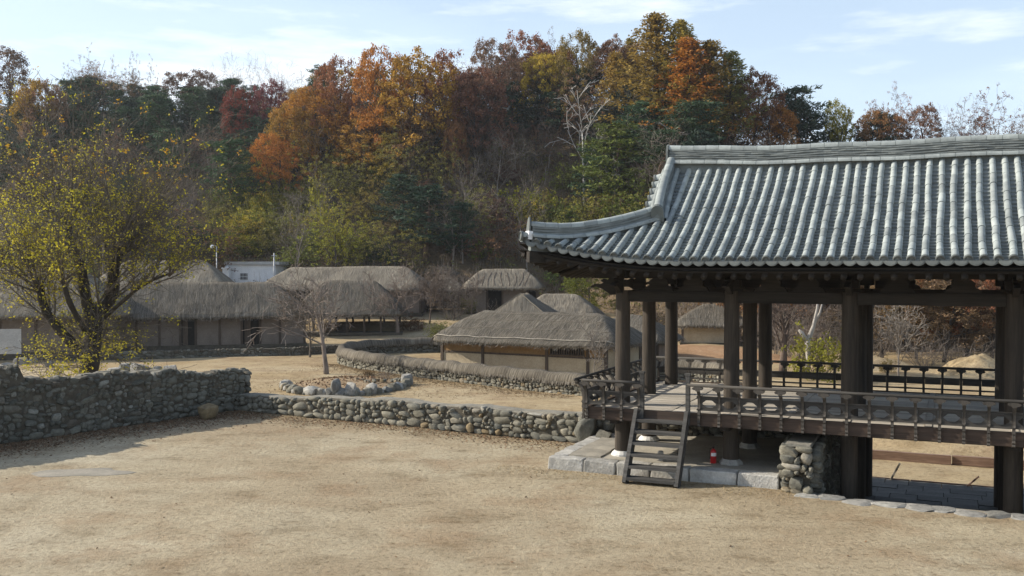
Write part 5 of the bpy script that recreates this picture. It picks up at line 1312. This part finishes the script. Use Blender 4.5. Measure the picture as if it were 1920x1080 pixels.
def tree(kind, x, y, z, h, w, col, label, group=None, cat='tree', variant=None, name=None, bark=None):
    lst = PROTO[kind]; tm, cm, ph, pw_, tc_ = lst[trng.randrange(len(lst)) if variant is None else variant % len(lst)]
    nm = name or {'broad': 'broadleaf_tree', 'sparse': 'broadleaf_tree', 'bare': 'bare_tree', 'dead': 'dead_tree', 'pine': 'pine_tree', 'larch': 'larch_tree', 'bush': 'shrub', 'thicket': 'thicket'}[kind]
    r_ = empty(nm, (x, y, z), trng.uniform(0, 6.28)); sz = h/ph; sw = (w/pw_ if w else sz*trng.uniform(.85, 1.15)); r_.scale = (sw, sw, sz)
    tag(r_, label, cat, group)
    k = trng.uniform(.85, 1.15)
    t = link('trunk' if cm else 'branches', tm, r_); c_ = bark or tuple(a*k for a in tc_); t.color = (*c_, 1)
    if cm:
        c = link('crown', cm, r_); j = [trng.uniform(.86, 1.14) for _ in range(3)]; g_ = trng.uniform(.82, 1.15); c.color = tuple(min(1, a*b_*g_) for a, b_ in zip(col, j))+(1,)
    return r_
def hill_hit(px, py):
    """where the sight line through a pixel of the 1920 frame first meets the ground"""
    y = 40.0
    while y < 240:
        x = (px-960)/FPX*y; zr = CAMZ+(HZ-py)/FPX*y
        if top_z(x, y) >= zr: return x, y
        y += .5
    return None
OR = (.35, .175, .035); GO = (.38, .235, .038); RU = (.255, .13, .058); RB = (.215, .132, .078); YG = (.32, .285, .035); OL = (.225, .21, .05); PN = (.050, .085, .042); PD = (.034, .062, .036); RED = (.23, .065, .04); CRI = (.14, .055, .055); BRN = (.16, .10, .055); LG = (.27, .225, .045); LO = (.36, .19, .03); GRN = (.135, .165, .036)
KEY = [  # kind, px, top, base, width px, colour, label
 ('broad', 768, 96, 352, 150, GO, 'tallest golden orange tree with dark limbs in the middle of the hill'),
 ('broad', 735, 88, 345, 90, OR, 'orange topped tree just left of the tallest golden tree'),
 ('broad', 600, 170, 345, 130, OR, 'broad orange tree left of the middle of the hill'),
 ('broad', 640, 112, 330, 90, RU, 'rust orange tree rising behind the broad orange tree'),
 ('broad', 545, 200, 372, 90, GO, 'golden orange tree leaning left below the broad orange tree'),
 ('broad', 525, 255, 395, 80, OR, 'lower orange tree above the long pale thatched house'),
 ('broad', 850, 100, 330, 100, RU, 'rusty brown tree right of the tallest golden tree'),
 ('broad', 890, 140, 330, 110, RB, 'dull reddish brown tree under the rusty skyline'),
 ('broad', 930, 78, 262, 90, RB, 'brown red oak on the skyline left of the hilltop'),
 ('broad', 985, 58, 240, 95, RU, 'rust red oak on the crest of the hill'),
 ('sparse', 1025, 52, 240, 70, BRN, 'thin brown topped oak at the crest beside the rust red oak'),
 ('broad', 1008, 106, 262, 95, YG, 'bright yellow green tree below the crest'),
 ('broad', 1082, 64, 255, 85, OL, 'olive yellow tree on the crest right of the yellow green tree'),
 ('broad', 1055, 88, 250, 70, RU, 'reddish tree between the yellow green and olive trees'),
 ('broad', 1145, 70, 250, 80, RB, 'dark red brown oak left of the tall larches'),
 ('larch', 1228, 30, 285, 118, LG, 'tallest olive gold larch on the skyline'),
 ('larch', 1275, 42, 285, 90, LG, 'slim olive gold larch right behind the tallest larch'),
 ('larch', 1290, 76, 300, 105, LO, 'burnt orange larch in front of the tallest larch'),
 ('larch', 1330, 80, 300, 100, LG, 'olive larch right of the burnt orange larch'),
 ('larch', 1368, 100, 300, 95, OL, 'greener larch at the right end of the larch group'),
 ('broad', 1405, 132, 320, 90, RU, 'rust orange tree right of the larches'),
 ('sparse', 1438, 132, 310, 80, RB, 'thin purplish brown tree beside the rust orange tree'),
 ('broad', 1440, 190, 330, 90, LO, 'orange brown tree low on the right shoulder of the hill'),
 ('pine', 1510, 178, 330, 120, PD, 'dark broad pine standing right of the larches'),
 ('pine', 1560, 192, 330, 90, PD, 'dark pine behind the pavilion ridge'),
 ('broad', 1578, 190, 320, 50, YG, 'small yellow tree showing over the ridge of the roof'),
 ('pine', 1610, 212, 330, 80, PD, 'low dark pine just above the ridge of the roof'),
 ('sparse', 1662, 158, 330, 70, RU, 'thin rust tree left of the pair above the roof ridge'),
 ('sparse', 1700, 155, 330, 85, RU, 'thin rust tree right of the pair above the roof ridge'),
 ('broad', 1650, 205, 340, 90, RU, 'low bright rust tree touching the roof ridge'),
 ('broad', 1740, 195, 340, 70, RB, 'brown tree between the rust pair and the pinkish trees'),
 ('sparse', 1815, 172, 330, 100, RB, 'pinkish brown thin tree near the right edge above the roof'),
 ('sparse', 1872, 168, 330, 100, RU, 'rusty thin tree at the far right above the roof'),
 ('bare', 1780, 190, 330, 60, None, 'grey leafless tree between the thin trees above the roof'),
 ('bare', 1915, 200, 330, 60, None, 'grey leafless tree at the right edge above the roof'),
 ('broad', 445, 165, 320, 60, RED, 'small bright red tree on the left part of the hill'),
 ('broad', 505, 150, 330, 62, CRI, 'dark crimson tree right of the bright red tree'),
 ('broad', 62, 155, 330, 70, GO, 'yellow orange tree high on the left of the hill'),
 ('broad', 100, 150, 330, 70, RB, 'red brown tree right of the yellow orange tree on the left'),
 ('sparse', 160, 86, 250, 62, RB, 'tallest thin brown tree on the left skyline'),
 ('sparse', 205, 105, 250, 55, RB, 'thin brown skyline tree right of the tallest brown one'),
 ('sparse', 252, 103, 250, 55, BRN, 'dark thin tree in the middle of the left skyline'),
 ('sparse', 298, 104, 250, 52, RB, 'reddish thin tree in the middle of the left skyline'),
 ('broad', 20, 92, 260, 80, BRN, 'dark brown tree at the left end of the skyline'),
 ('broad', 360, 132, 250, 100, (.17, .10, .07), 'wide pinkish brown low crowned tree under the left skyline'),
 ('bare', 405, 108, 260, 55, None, 'leafless skyline tree left of the tallest leafless one'),
 ('bare', 448, 95, 260, 62, None, 'tallest leafless tree on the skyline'),
 ('bare', 492, 112, 260, 55, None, 'leafless skyline tree right of the tallest leafless one'),
 ('bare', 530, 108, 270, 58, None, 'leafless skyline tree above the crimson tree'),
 ('bare', 570, 122, 270, 55, None, 'leafless skyline tree left of the rust orange tree'),
 ('pine', 590, 128, 270, 60, PN, 'pine on the skyline among leafless trees'),
 ('pine', 460, 205, 352, 110, PN, 'bluish green pine left of the golden orange trees'),
 ('pine', 440, 270, 395, 100, PN, 'large green pine above the white building'),
 ('pine', 360, 180, 320, 120, PD, 'dark blue green pine above the crown of the big tree'),
 ('pine', 700, 130, 290, 60, PD, 'dark pine in the dip of the skyline'),
 ('pine', 1130, 160, 320, 110, PD, 'dark green pine behind the pale dead tree'),
 ('pine', 1235, 200, 345, 130, PN, 'green pine under the tallest larch'),
 ('pine', 1165, 225, 400, 120, GRN, 'green pine with slim bare trunks below the larches'),
 ('pine', 1120, 250, 405, 95, PN, 'dark green pine left of the slim trunks'),
 ('pine', 1330, 225, 360, 110, PN, 'dark green pine just above the gable of the pavilion'),
 ('dead', 1095, 152, 385, 105, None, 'pale dead tree with forked white limbs on the hillside'),
 ('dead', 1262, 205, 345, 70, None, 'small pale dead tree just above the pavilion gable'),
 ('dead', 1133, 288, 402, 16, None, 'slim white leaning trunk left of its twin above the pavilion roof'),
 ('dead', 1152, 285, 402, 16, None, 'slim white leaning trunk right of its twin above the pavilion roof'),
 ('broad', 868, 230, 372, 46, RU, 'slender rust red tree below the dull brown tree'),
 ('broad', 690, 225, 350, 60, RB, 'pinkish brown tree between the two orange groups'),
 ('broad', 720, 250, 372, 90, GO, 'low golden branch tree under the tallest golden tree'),
 ('pine', 800, 350, 492, 110, PD, 'dense dark evergreen in shade above the thatched roofs'),
 ('pine', 750, 330, 455, 80, PD, 'dark evergreen left of the densest dark evergreen'),
 ('pine', 845, 380, 500, 60, PD, 'narrow dark evergreen right of the densest dark evergreen'),
 ('bush', 640, 395, 505, 60, YG, 'tall yellow green shrub above the ridge of the long pale house'),
 ('bush', 600, 330, 440, 42, YG, 'narrow yellow creeper draped tree under the orange trees'),
 ('bush', 1000, 335, 430, 95, (.17, .20, .02), 'light yellow green shrub left of the pavilion corner'),
 ('bush', 1040, 370, 455, 80, GRN, 'green shrub beside the light yellow green shrub'),
 ('bush', 905, 425, 492, 44, (.22, .24, .02), 'bright yellow green creeper above the far thatched cottage'),
 ('bush', 408, 425, 482, 60, (.16, .21, .02), 'bright green shrub beside the white lamp post'),
 ('bush', 470, 440, 478, 60, GRN, 'green shrub behind the white building'),
 ('bush', 560, 445, 508, 90, GRN, 'green shrub behind the left end of the long pale roof'),
 ('bush', 720, 440, 508, 60, (.035, .07, .022), 'dark green shrub above the middle of the long pale roof'),
 ('broad', 1105, 505, 600, 90, (.13, .14, .02), 'low yellow green tree between the far cottage and the pavilion'),
 ('bush', 1035, 560, 640, 40, GRN, 'green shrub behind the right end of the pale roof'),
]
for kind, px, top, base, wpx, col, lab in KEY:
    hit = hill_hit(px, base)
    if not hit: hit = ((px-960)/FPX*interp(px, YC_T), interp(px, YC_T))
    x, y = hit; z = top_z(x, y)-.15; h = CAMZ+(HZ-top)/FPX*y-z
    tree(kind, x, y, z, max(h, .8), wpx/FPX*y*1.05, col, lab)
# fill: trees on a jittered grid over the hillside, kind and colour by where they stand in the valley
def zone(px, py):
    r = trng.random()
    if py < 175:
        if px < 380: return ('sparse', RB) if r < .4 else ('pine', PD) if r < .55 else ('bare', None) if r < .85 else ('broad', BRN)
        if px < 660: return ('bare', None) if r < .6 else ('sparse', BRN) if r < .9 else ('pine', PN)
        if px < 1160: return ('broad', RB) if r < .4 else ('broad', RU) if r < .68 else ('broad', OL) if r < .78 else ('sparse', RB) if r < .94 else ('bare', None)
        return ('larch', LG) if r < .35 and px < 1400 else ('sparse', RB) if r < .6 else ('broad', RU)
    if py < 300:
        if px < 480: return ('pine', PN) if r < .50 else ('pine', PD) if r < .68 else ('sparse', RB) if r < .8 else ('bare', None) if r < .93 else ('sparse', BRN)
        if px < 820: return ('broad', GO) if r < .34 else ('broad', RB) if r < .52 else ('broad', RU) if r < .64 else ('sparse', BRN) if r < .75 else ('bare', None) if r < .93 else ('pine', PN)
        if px < 1120: return ('bare', None) if r < .36 else ('sparse', RB) if r < .75 else ('broad', RB) if r < .88 else ('pine', PD)
        if px < 1420: return ('pine', PN) if r < .4 else ('larch', LG) if r < .62 else ('broad', RU) if r < .8 else ('bare', None)
        return ('broad', RB) if r < .35 else ('pine', PD) if r < .6 else ('sparse', RU) if r < .85 else ('bare', None)
    if px < 420: return ('bare', None) if r < .40 else ('thicket', None) if r < .6 else ('sparse', BRN) if r < .75 else ('bush', OL) if r < .9 else ('pine', PN)
    if px < 720: return ('bush', GRN) if r < .26 else ('bush', YG) if r < .40 else ('bush', OL) if r < .54 else ('bare', None) if r < .66 else ('thicket', None) if r < .76 else ('sparse', YG) if r < .86 else ('sparse', OL)
    if px < 1000: return ('bare', None) if r < .34 else ('thicket', None) if r < .54 else ('bush', BRN) if r < .66 else ('bush', OL) if r < .84 else ('sparse', OL) if r < .92 else ('bush', GRN)
    if px < 1300: return ('bush', OL) if r < .32 else ('bare', None) if r < .5 else ('thicket', None) if r < .62 else ('bush', YG) if r < .76 else ('bush', GRN)
    return ('broad', RU) if r < .3 else ('pine', PD) if r < .48 else ('bare', None) if r < .75 else ('thicket', None) if r < .9 else ('broad', RB)
WHERE = {('sparse', 0): 'thin brown leaved tree among the hillside woods', ('bare', 0): 'grey leafless tree among the hillside woods', ('pine', 0): 'dark green pine filling the hillside woods', ('broad', 0): 'reddish brown broadleaf tree filling the hillside woods',
         ('larch', 0): 'olive gold larch filling the wood behind the tall larches', ('bush', 0): 'olive green shrub on the lower slope above the thatched roofs', ('thicket', 0): 'grey brown bare thicket on the lower slope'}
cnt = 0
yy = 62.0
while yy < 182:
    step = 3.7 if yy < 130 else 4.6
    xx = -70.0
    while xx < 62:
        x = xx+trng.uniform(-1.9, 1.9); y = yy+trng.uniform(-1.9, 1.9); xx += step
        hz = hill_z(x, y)
        if hz < gz(x, y)+.1: continue
        px = px_of(x, y)
        if px < -90 or px > 2010: continue
        pb = HZ-(hz-CAMZ)/y*FPX
        yc = interp(px, YC_T)
        if y > yc+2: continue
        if px > 1290 and 300 < pb and y > 95: continue
        py = pb-45
        if pb > 560 and px < 1290 : continue
        kind, col = zone(px, py)
        hh = {'sparse': 8.5, 'bare': 8.5, 'pine': 8.5, 'broad': 8, 'larch': 10, 'bush': 4.2, 'thicket': 3.8}[kind]*trng.uniform(.72, 1.12)
        # keep the skyline where it is in the photograph
        mx_h = CAMZ+(HZ-interp(px, SKY_T)-6)/FPX*y-hz
        if mx_h < 2.0: continue
        if 375 < px < 545 and y < 114: continue
        if kind == 'pine': mx_h -= 3.0
        if mx_h < 2.0: continue
        hh = min(hh, mx_h)
        cn = {RB: 'reddish brown', RU: 'rust coloured', BRN: 'dull brown', GO: 'golden', YG: 'yellow green', OL: 'olive', LG: 'olive gold', GRN: 'green', PN: 'dark green', PD: 'deep green'}.get(col, 'grey')
        kn = {'sparse': 'thin leaved tree', 'bare': 'leafless tree', 'pine': 'pine', 'broad': 'broadleaf tree', 'larch': 'larch', 'bush': 'shrub', 'thicket': 'bare thicket'}[kind]
        vert = 'near the skyline' if py < 175 else 'halfway up the hill' if py < 300 else 'on the lower slope'
        horz = 'behind the big yellow leaved tree' if px < 420 else 'above the white building' if px < 620 else 'above the open barn' if px < 800 else 'above the nearest cottage' if px < 1000 else 'left of the pavilion gable' if px < 1270 else 'behind the pavilion'
        tree(kind, x, y, hz-.2, hh, PROTO[kind][0][3]*hh/PROTO[kind][0][2]*trng.uniform(1.1, 1.45), col or (0, 0, 0), f'{cn} {kn} {vert} {horz}', f'{cn} {kn}s {vert} {horz}'); cnt += 1
    yy += step*.95
print('filler trees', cnt)
for k, (px, y, h, w, kind, col) in enumerate(((1655, 60, 5.5, 4.5, 'broad', RB), (1720, 61, 5, 4.5, 'broad', BRN), (1770, 59, 5.5, 4.6, 'broad', RB), (1815, 61, 6.5, 5, 'broad', RU), (1860, 58.5, 6, 5, 'broad', RU), (1905, 60, 6, 5, 'broad', RB), (1800, 57.5, 2.2, 3.4, 'thicket', None), (1735, 57, 2.2, 3, 'thicket', None), (1630, 60, 3, 3.6, 'thicket', None), (1560, 60, 3.5, 4, 'thicket', None), (1500, 60, 4, 4, 'thicket', None), (1450, 63, 4, 4, 'thicket', None))):
    x = (px-960)/FPX*y; lab = {'thicket': 'grey brown bare thicket at the foot of the hill seen under the pavilion roof'}.get(kind) or {RB: 'reddish brown low tree seen through the widest pavilion bay', BRN: 'dull brown low tree seen through the widest pavilion bay', RU: 'rust leaved low tree seen through the widest pavilion bay'}[col]
    tree(kind, x, y, top_z(x, y)-.1, h, w, col or (0, 0, 0), lab, lab.split(' seen')[0].replace(' tree', ' trees').replace('thicket', 'thickets')+' beyond the pavilion')
for k in range(34):
    y = trng.uniform(103.5, 116); px = trng.uniform(365, 590); x = (px-960)/FPX*y; col = (GRN, YG, OL, OL)[k % 4]; cn = ('green', 'yellow green', 'olive', 'olive')[k % 4]
    lab = f'{cn} shrub on the slope right behind the white building'; tree('bush', x, y, hill_z(x, y)-.2, trng.uniform(2.2, 4.2), trng.uniform(3, 5), col, lab, lab.replace('shrub', 'shrubs'))
# undergrowth: twigs and dead leaves all over the slope, nobody could count them
def slope_points(n, x0, x1, y0, y1):
    P = []
    while len(P) < n:
        x, y = RNG.uniform(x0, x1), RNG.uniform(y0, y1); h = hill_z(x, y)
        if h > gz(x, y)-.3 and -120 < px_of(x, y) < 2050: P.append((x, y, h))
    return np.array(P)
B = slope_points(5200, -62, 60, 62, 150); U = []
for (x, y, z) in B:
    k = RNG.integers(7, 13); hgt = RNG.uniform(.7, 2.0); a = RNG.uniform(0, 6.28, k); tl = RNG.uniform(.1, .55, k); L = hgt*RNG.uniform(.6, 1.1, k)
    b0 = np.stack([x+RNG.normal(0, .3, k), y+RNG.normal(0, .3, k), np.full(k, z-.1)], 1); d = np.stack([np.cos(a)*tl, np.sin(a)*tl, np.ones(k)], 1)*L[:, None]
    s = np.stack([-np.sin(a), np.cos(a), np.zeros(k)], 1)*.018
    U.append(np.stack([b0-s, b0+s, b0+d+s*.3, b0+d-s*.3], 1).reshape(-1, 3))
U = np.concatenate(U); tag(link('undergrowth', quads_mesh('undergrowth', U, M['twig'])), kind='stuff')
C = np.repeat(B[:, None, :], 1, 1).reshape(-1, 3)+np.array([0, 0, .5]); V = leaf_quads(C[:3200], None, 26, (.9, .9, .65), (.07, .18), nr)
tag(link('brushwood_leaves', quads_mesh('brushwood_leaves', V, M['brush'])), kind='stuff')
V = leaf_quads(np.array([c for c in C[3200:] if px_of(c[0], c[1]) < 1300])+np.array([0, 0, .4]), None, 34, (.9, .9, .8), (.07, .17), nr)
tag(link('green_undergrowth', quads_mesh('green_undergrowth', V, M['greenbrush'])), kind='stuff')
C = slope_points(9000, -62, 60, 62, 170)+np.array([0, 0, .08]); V = leaf_quads(C, None, 5, (.7, .7, .1), (.08, .22), nr)
tag(link('hillside_leaf_litter', quads_mesh('hillside_leaf_litter', V, M['litter'])), kind='stuff')

# ------------------------------------------------------------------ trees that stand in the village
def own_tree(name, label, loc, sk, leaves, leafmat, leafcol, bark, rz=0):
    r_ = empty(name, loc, rz); tag(r_, label, 'tree')
    t = link('trunk' if leaves is not None else 'branches', mesh('trunk', sk.mb.V, sk.mb.F, M['bark'], True), r_); t.color = (*bark, 1)
    if leaves is not None:
        for nm, V, col in leaves: c = link(nm, quads_mesh(nm, V, M[leafmat]), r_); c.color = (*col, 1)
    return r_
# the big pollarded tree with thin shoots and yellowing leaves
sk = Skel(301); rg = sk.rng
def limb_to(pts, r0, r1, n=9):
    P = curve_pts3(pts); k = len(P); sk.mb.tube([p[:] for p in P], [r0+(r1-r0)*i/(k-1)+.02*math.sin(i*2.1)*r0/.3 for i in range(k)], n); return P
def curve_pts3(pts, n=5):
    out = []; P = [Vector(p) for p in pts]; P = [2*P[0]-P[1]]+P+[2*P[-1]-P[-2]]
    for i in range(1, len(P)-2):
        for k in range(n):
            t = k/n; a, b, c, d = P[i-1], P[i], P[i+1], P[i+2]; out.append(.5*((2*b)+(c-a)*t+(2*a-5*b+4*c-d)*t*t+(3*b-a-3*c+d)*t**3))
    out.append(P[-2]); return out
SH = dict(seg=[6, 4, 3], taper=[.2, .25, .3], wig=[.07, .14, .2], up=[.05, .05, .02], rmin=.0075, sides=[4, 3, 3], kids=[(9, 12), (3, 5)], start=[.15, .15], ang=[(20, 48), (25, 60)], len=[(.30, .52), (.35, .6)], rk=[(.35, .5), (.4, .6)])
# trunk and limbs as (x right, y away, z up) from the foot
trunk = limb_to([(0, 0, -.3), (-.05, 0, 1.0), (.12, 0, 2.2), (.25, .05, 3.4), (.35, .1, 4.2)], .38, .27, 12)
l1 = limb_to([(.0, 0, 2.4), (-.7, -.2, 3.2), (-1.35, -.3, 4.1), (-1.55, -.35, 4.9)], .21, .13)
l2 = limb_to([(.2, .05, 3.5), (-.1, .2, 4.6), (-.35, .3, 5.8), (-.75, .3, 6.7), (-.8, .3, 7.3)], .22, .13)
l3 = limb_to([(.3, .1, 3.9), (.9, .2, 4.7), (1.0, .1, 5.6), (1.25, .1, 6.3)], .22, .14)
l4 = limb_to([(.35, .1, 3.6), (1.3, -.4, 4.3), (2.4, -.7, 5.1), (3.4, -.9, 5.5)], .085, .04, 6)
l5 = limb_to([(.25, .1, 3.5), (.3, 1.0, 4.2), (.2, 1.7, 5.5), (.3, 2.0, 6.3)], .16, .09)
l6 = limb_to([(.2, -.1, 3.3), (.3, -.9, 3.5), (.1, -1.6, 4.5), (0, -1.8, 5.2)], .13, .08)
main_mb = sk.mb; sk.mb = MB()
heads = [(l1[-1], 15, 3.3), (l1[8], 7, 2.6), (l2[-1], 19, 4.1), (l2[12], 7, 2.8), (l3[-1], 21, 4.2), (l3[8], 8, 3.2), (l5[-1], 13, 4.0), (l6[-1], 12, 3.0), (l4[-1], 6, 2.0), (l4[8], 5, 2.2), (l4[12], 4, 1.8), (trunk[-1], 9, 3.6), (trunk[12], 6, 2.4)]
for p, n, L in heads:
    o = Vector((p.x-.1, p.y, 0)); o = o.normalized() if o.length > .4 else Vector((0, 0, 0))
    for k in range(n):
        a = k*2.4+rg.uniform(-.4, .4); t = rg.uniform(.25, 1.15); d = Vector((math.cos(a)*t, math.sin(a)*t, rg.uniform(.35, 1.2)))+o*.45
        sk.limb(p+Vector((rg.uniform(-.1, .1), rg.uniform(-.1, .1), rg.uniform(-.15, .1))), d, L*rg.uniform(.6, 1.12), rg.uniform(.024, .045), 0, SH)
for z in (1.0, 1.5, 2.0, 2.5, 3.0, 3.4):                              # low hanging shoots round the trunk
    for k in range(4):
        a = rg.uniform(0, 6.28); d = Vector((math.cos(a), math.sin(a), rg.uniform(-.25, .35))); SH2 = dict(SH); SH2['up'] = [.0, -.02, -.02]
        sk.limb(Vector((.35*math.cos(a), .35*math.sin(a), z)), d, rg.uniform(1.1, 2.7), .02, 0, SH2)
C = np.array([t[0][:] for t in sk.tips]); nrb = np.random.default_rng(8)
lowm = C[:, 2] < 7.3; p_keep = np.where(C[:, 0] < .8, .42, .24)*np.where(C[:, 2] > 8.8, .45, 1)*np.where(C[:, 2] < 4.2, .75, 1); keep = nrb.random(len(C)) < p_keep; topm = (C[:, 2] > 9.0) & (nrb.random(len(C)) < .05)
Lv = leaf_quads(C[keep & ~topm], None, 9, (.22, .22, .20), (.032, .07), nrb, .10, 1.7, .7); Lt = leaf_quads(C[topm], None, 5, (.16, .16, .16), (.05, .10), nrb, .05, 1.6, .7)
nh = len(Lv)//8*4; 
shoots = sk.mb; sk.mb = main_mb
bt = own_tree('shade_tree', 'big pollarded tree with dark trunk, thin shoots and yellow green leaves', (-15.75, 36, LOW), sk, [('crown', Lv, (.44, .40, .035)), ('top_leaves', Lt, (.50, .30, .03))], 'leaf', None, (.045, .038, .03))
o = shoots.build('branches', M['bark'], bt, True); o.color = (.13, .112, .09, 1)
# bare saplings
SAP = dict(BARE); SAP['rmin'] = .016
def sapling(seed, h, label, loc, bark, kids=(7, 9), spread=(30, 62), L=3.0, r=.11, variant='bare'):
    P = dict(SAP); P['kids'] = [kids, (4, 6), (3, 5), (2, 3)]; P['ang'] = [spread, (25, 55), (25, 55), (25, 60)]; P['len'] = [(.55, .95), (.45, .7), (.42, .65), (.4, .7)]; P['start'] = [.38, .15, .2, .2]; P['up'] = [.02, .10, .07, .04, .02]
    s = Skel(seed); s.limb(Vector((0, 0, -.2)), Vector((.02, 0, 1)), L, r, 0, P)
    A = np.array(s.mb.V); k = h/np.percentile(A[:, 2], 99.7); s.mb.V = (A*np.array([k, k, k])).tolist(); return own_tree('bare_sapling', label, loc, s, None, None, None, bark)
sapling(401, 6.5, 'bare pruned tree standing in the oval planting bed', (-10.05, 52.6, LOW), (.21, .175, .15), (7, 8), (34, 70), 4.2, .19)
sapling(402, 5.6, 'bare round headed tree behind the curve of the thatched fence', (-9.0, 76.5, gz(-9, 76.5)), (.20, .16, .135), (8, 9), (38, 70), 3.0, .2)
sapling(403, 4.6, 'bare bushy tree in front of the little lookout hut', (-4.9, 83, gz(-4.9, 83)), (.15, .12, .10), (8, 10), (20, 50), 2.6, .09)
sapling(404, 4.4, 'bare grey sapling left of the far cottage doorway', (-3.4, 80.5, gz(-3.4, 80.5)), (.16, .13, .11), (7, 9), (15, 40), 3.0, .07)
sapling(405, 4.8, 'bare bushy tree right of the barn roof', (-6.9, 81, gz(-6.9, 81)), (.13, .10, .08), (8, 10), (20, 50), 2.8, .09)
sapling(406, 4.4, 'slender pale bare tree seen in the widest bay of the pavilion', (19.9, 50, LOW), (.20, .175, .15), (8, 10), (20, 45), 2.6, .07)
sapling(407, 3.6, 'small bare tree left of the slender pale tree in the widest bay', (18.6, 52, LOW), (.17, .14, .11), (6, 8), (18, 40), 2.4, .06)
sapling(408, 6.5, 'tall bare grey tree with a thick trunk behind the second bay', (14.9, 53.5, LOW), (.12, .09, .075), (9, 11), (15, 40), 4.4, .34)
sapling(409, 5.5, 'bare twiggy tree behind the third column row', (17.3, 58, LOW), (.15, .12, .10), (8, 10), (20, 50), 3.2, .1)
sapling(410, 3.4, 'thin bare sapling touching the eave of the nearest cottage', (3.75, 45.2, LOW), (.19, .165, .14), (4, 5), (10, 24), 2.6, .045)
sapling(411, 5.0, 'bare tree in front of the shaded long house at its right end', (-13.0, 62.5, LOW), (.13, .11, .09), (8, 10), (25, 60), 2.6, .08)
# broken white trunk
s = Skel(420); s.mb.tube([(0, 0, -.2), (.1, 0, 1.0), (.06, 0, 1.9), (.36, 0, 2.7), (.55, .02, 3.6), (.62, 0, 4.5)], [.15, .13, .15, .10, .07, .04], 9); s.mb.tube([(.06, 0, 1.9), (-.25, 0, 2.35), (-.4, 0, 2.5)], [.14, .11, .06], 7); s.mb.tube([(.36, 0, 2.7), (.75, .2, 3.4), (.95, .2, 4.2)], [.09, .06, .03], 5)
own_tree('dead_tree', 'broken white dead trunk seen between the third and fourth columns', (15.3, 50.5, LOW), s, None, None, None, (.33, .305, .275))
for (px, py, h, w, col, lab) in ((1535, 712, 2.9, 3.3, (.24, .22, .025), 'yellow green shrub at the foot of the broken white trunk'), (1665, 700, 1.0, .8, OL, 'small olive shrub beneath the bare trees in the widest bay'), (822, 640, 1.9, 1.7, GRN, 'green shrub right of the bare round headed tree'), (880, 590, 1.9, 1.2, (.15, .18, .02), 'yellow green creeper left of the far cottage doorway'), (1095, 590, 2.6, 3.0, (.16, .16, .022), 'yellow green shrub behind the pale roof near the pavilion'), (770, 620, 1.5, 2.0, (.15, .08, .03), 'reddish brown low shrub behind the thatched fence'), (690, 705, .5, .5, BRN, 'tiny dry shrub in the planting bed')):
    hit = hill_hit(px, py); x, y = hit if hit else (0, 60); tree('bush', x, y, top_z(x, y)-.05, h, w, col, lab, None, 'shrub')
for (px, py, h, w, lab) in ((720, 716, .9, .7, 'thin dry stems at the right of the planting bed'), (980, 560, 2.4, 3.2, 'grey brown thicket beside the far cottage'), (850, 600, 2.2, 3.0, 'grey thicket below the lookout hut'), (800, 585, 2.0, 3.0, 'brown thicket left below the lookout hut'), (920, 605, 1.8, 2.4, 'grey thicket behind the nearest cottage roof'), (1660, 640, 3.0, 4, 'bare thicket behind the widest bay'), (1480, 640, 3.0, 4, 'bare thicket behind the thick grey trunk')):
    hit = hill_hit(px, py); x, y = hit if hit else (0, 60); tree('thicket', x, y, top_z(x, y)-.05, h, w, (0, 0, 0), lab, None, 'shrub')
# ------------------------------------------------------------------ autumn haze
b = MB(); b.box((0, 200, 33), (2600, 3200, 74))
hm = bpy.data.materials.new('haze'); hm.use_nodes = True; hn = hm.node_tree.nodes; hn.remove(hn['Principled BSDF'])
pv = hn.new('ShaderNodeVolumePrincipled'); pv.inputs['Color'].default_value = (.86, .92, 1, 1); pv.inputs['Density'].default_value = .00022; pv.inputs['Anisotropy'].default_value = .3
hm.node_tree.links.new(pv.outputs[0], hn['Material Output'].inputs['Volume'])
tag(b.build('haze', hm, None), kind='stuff')
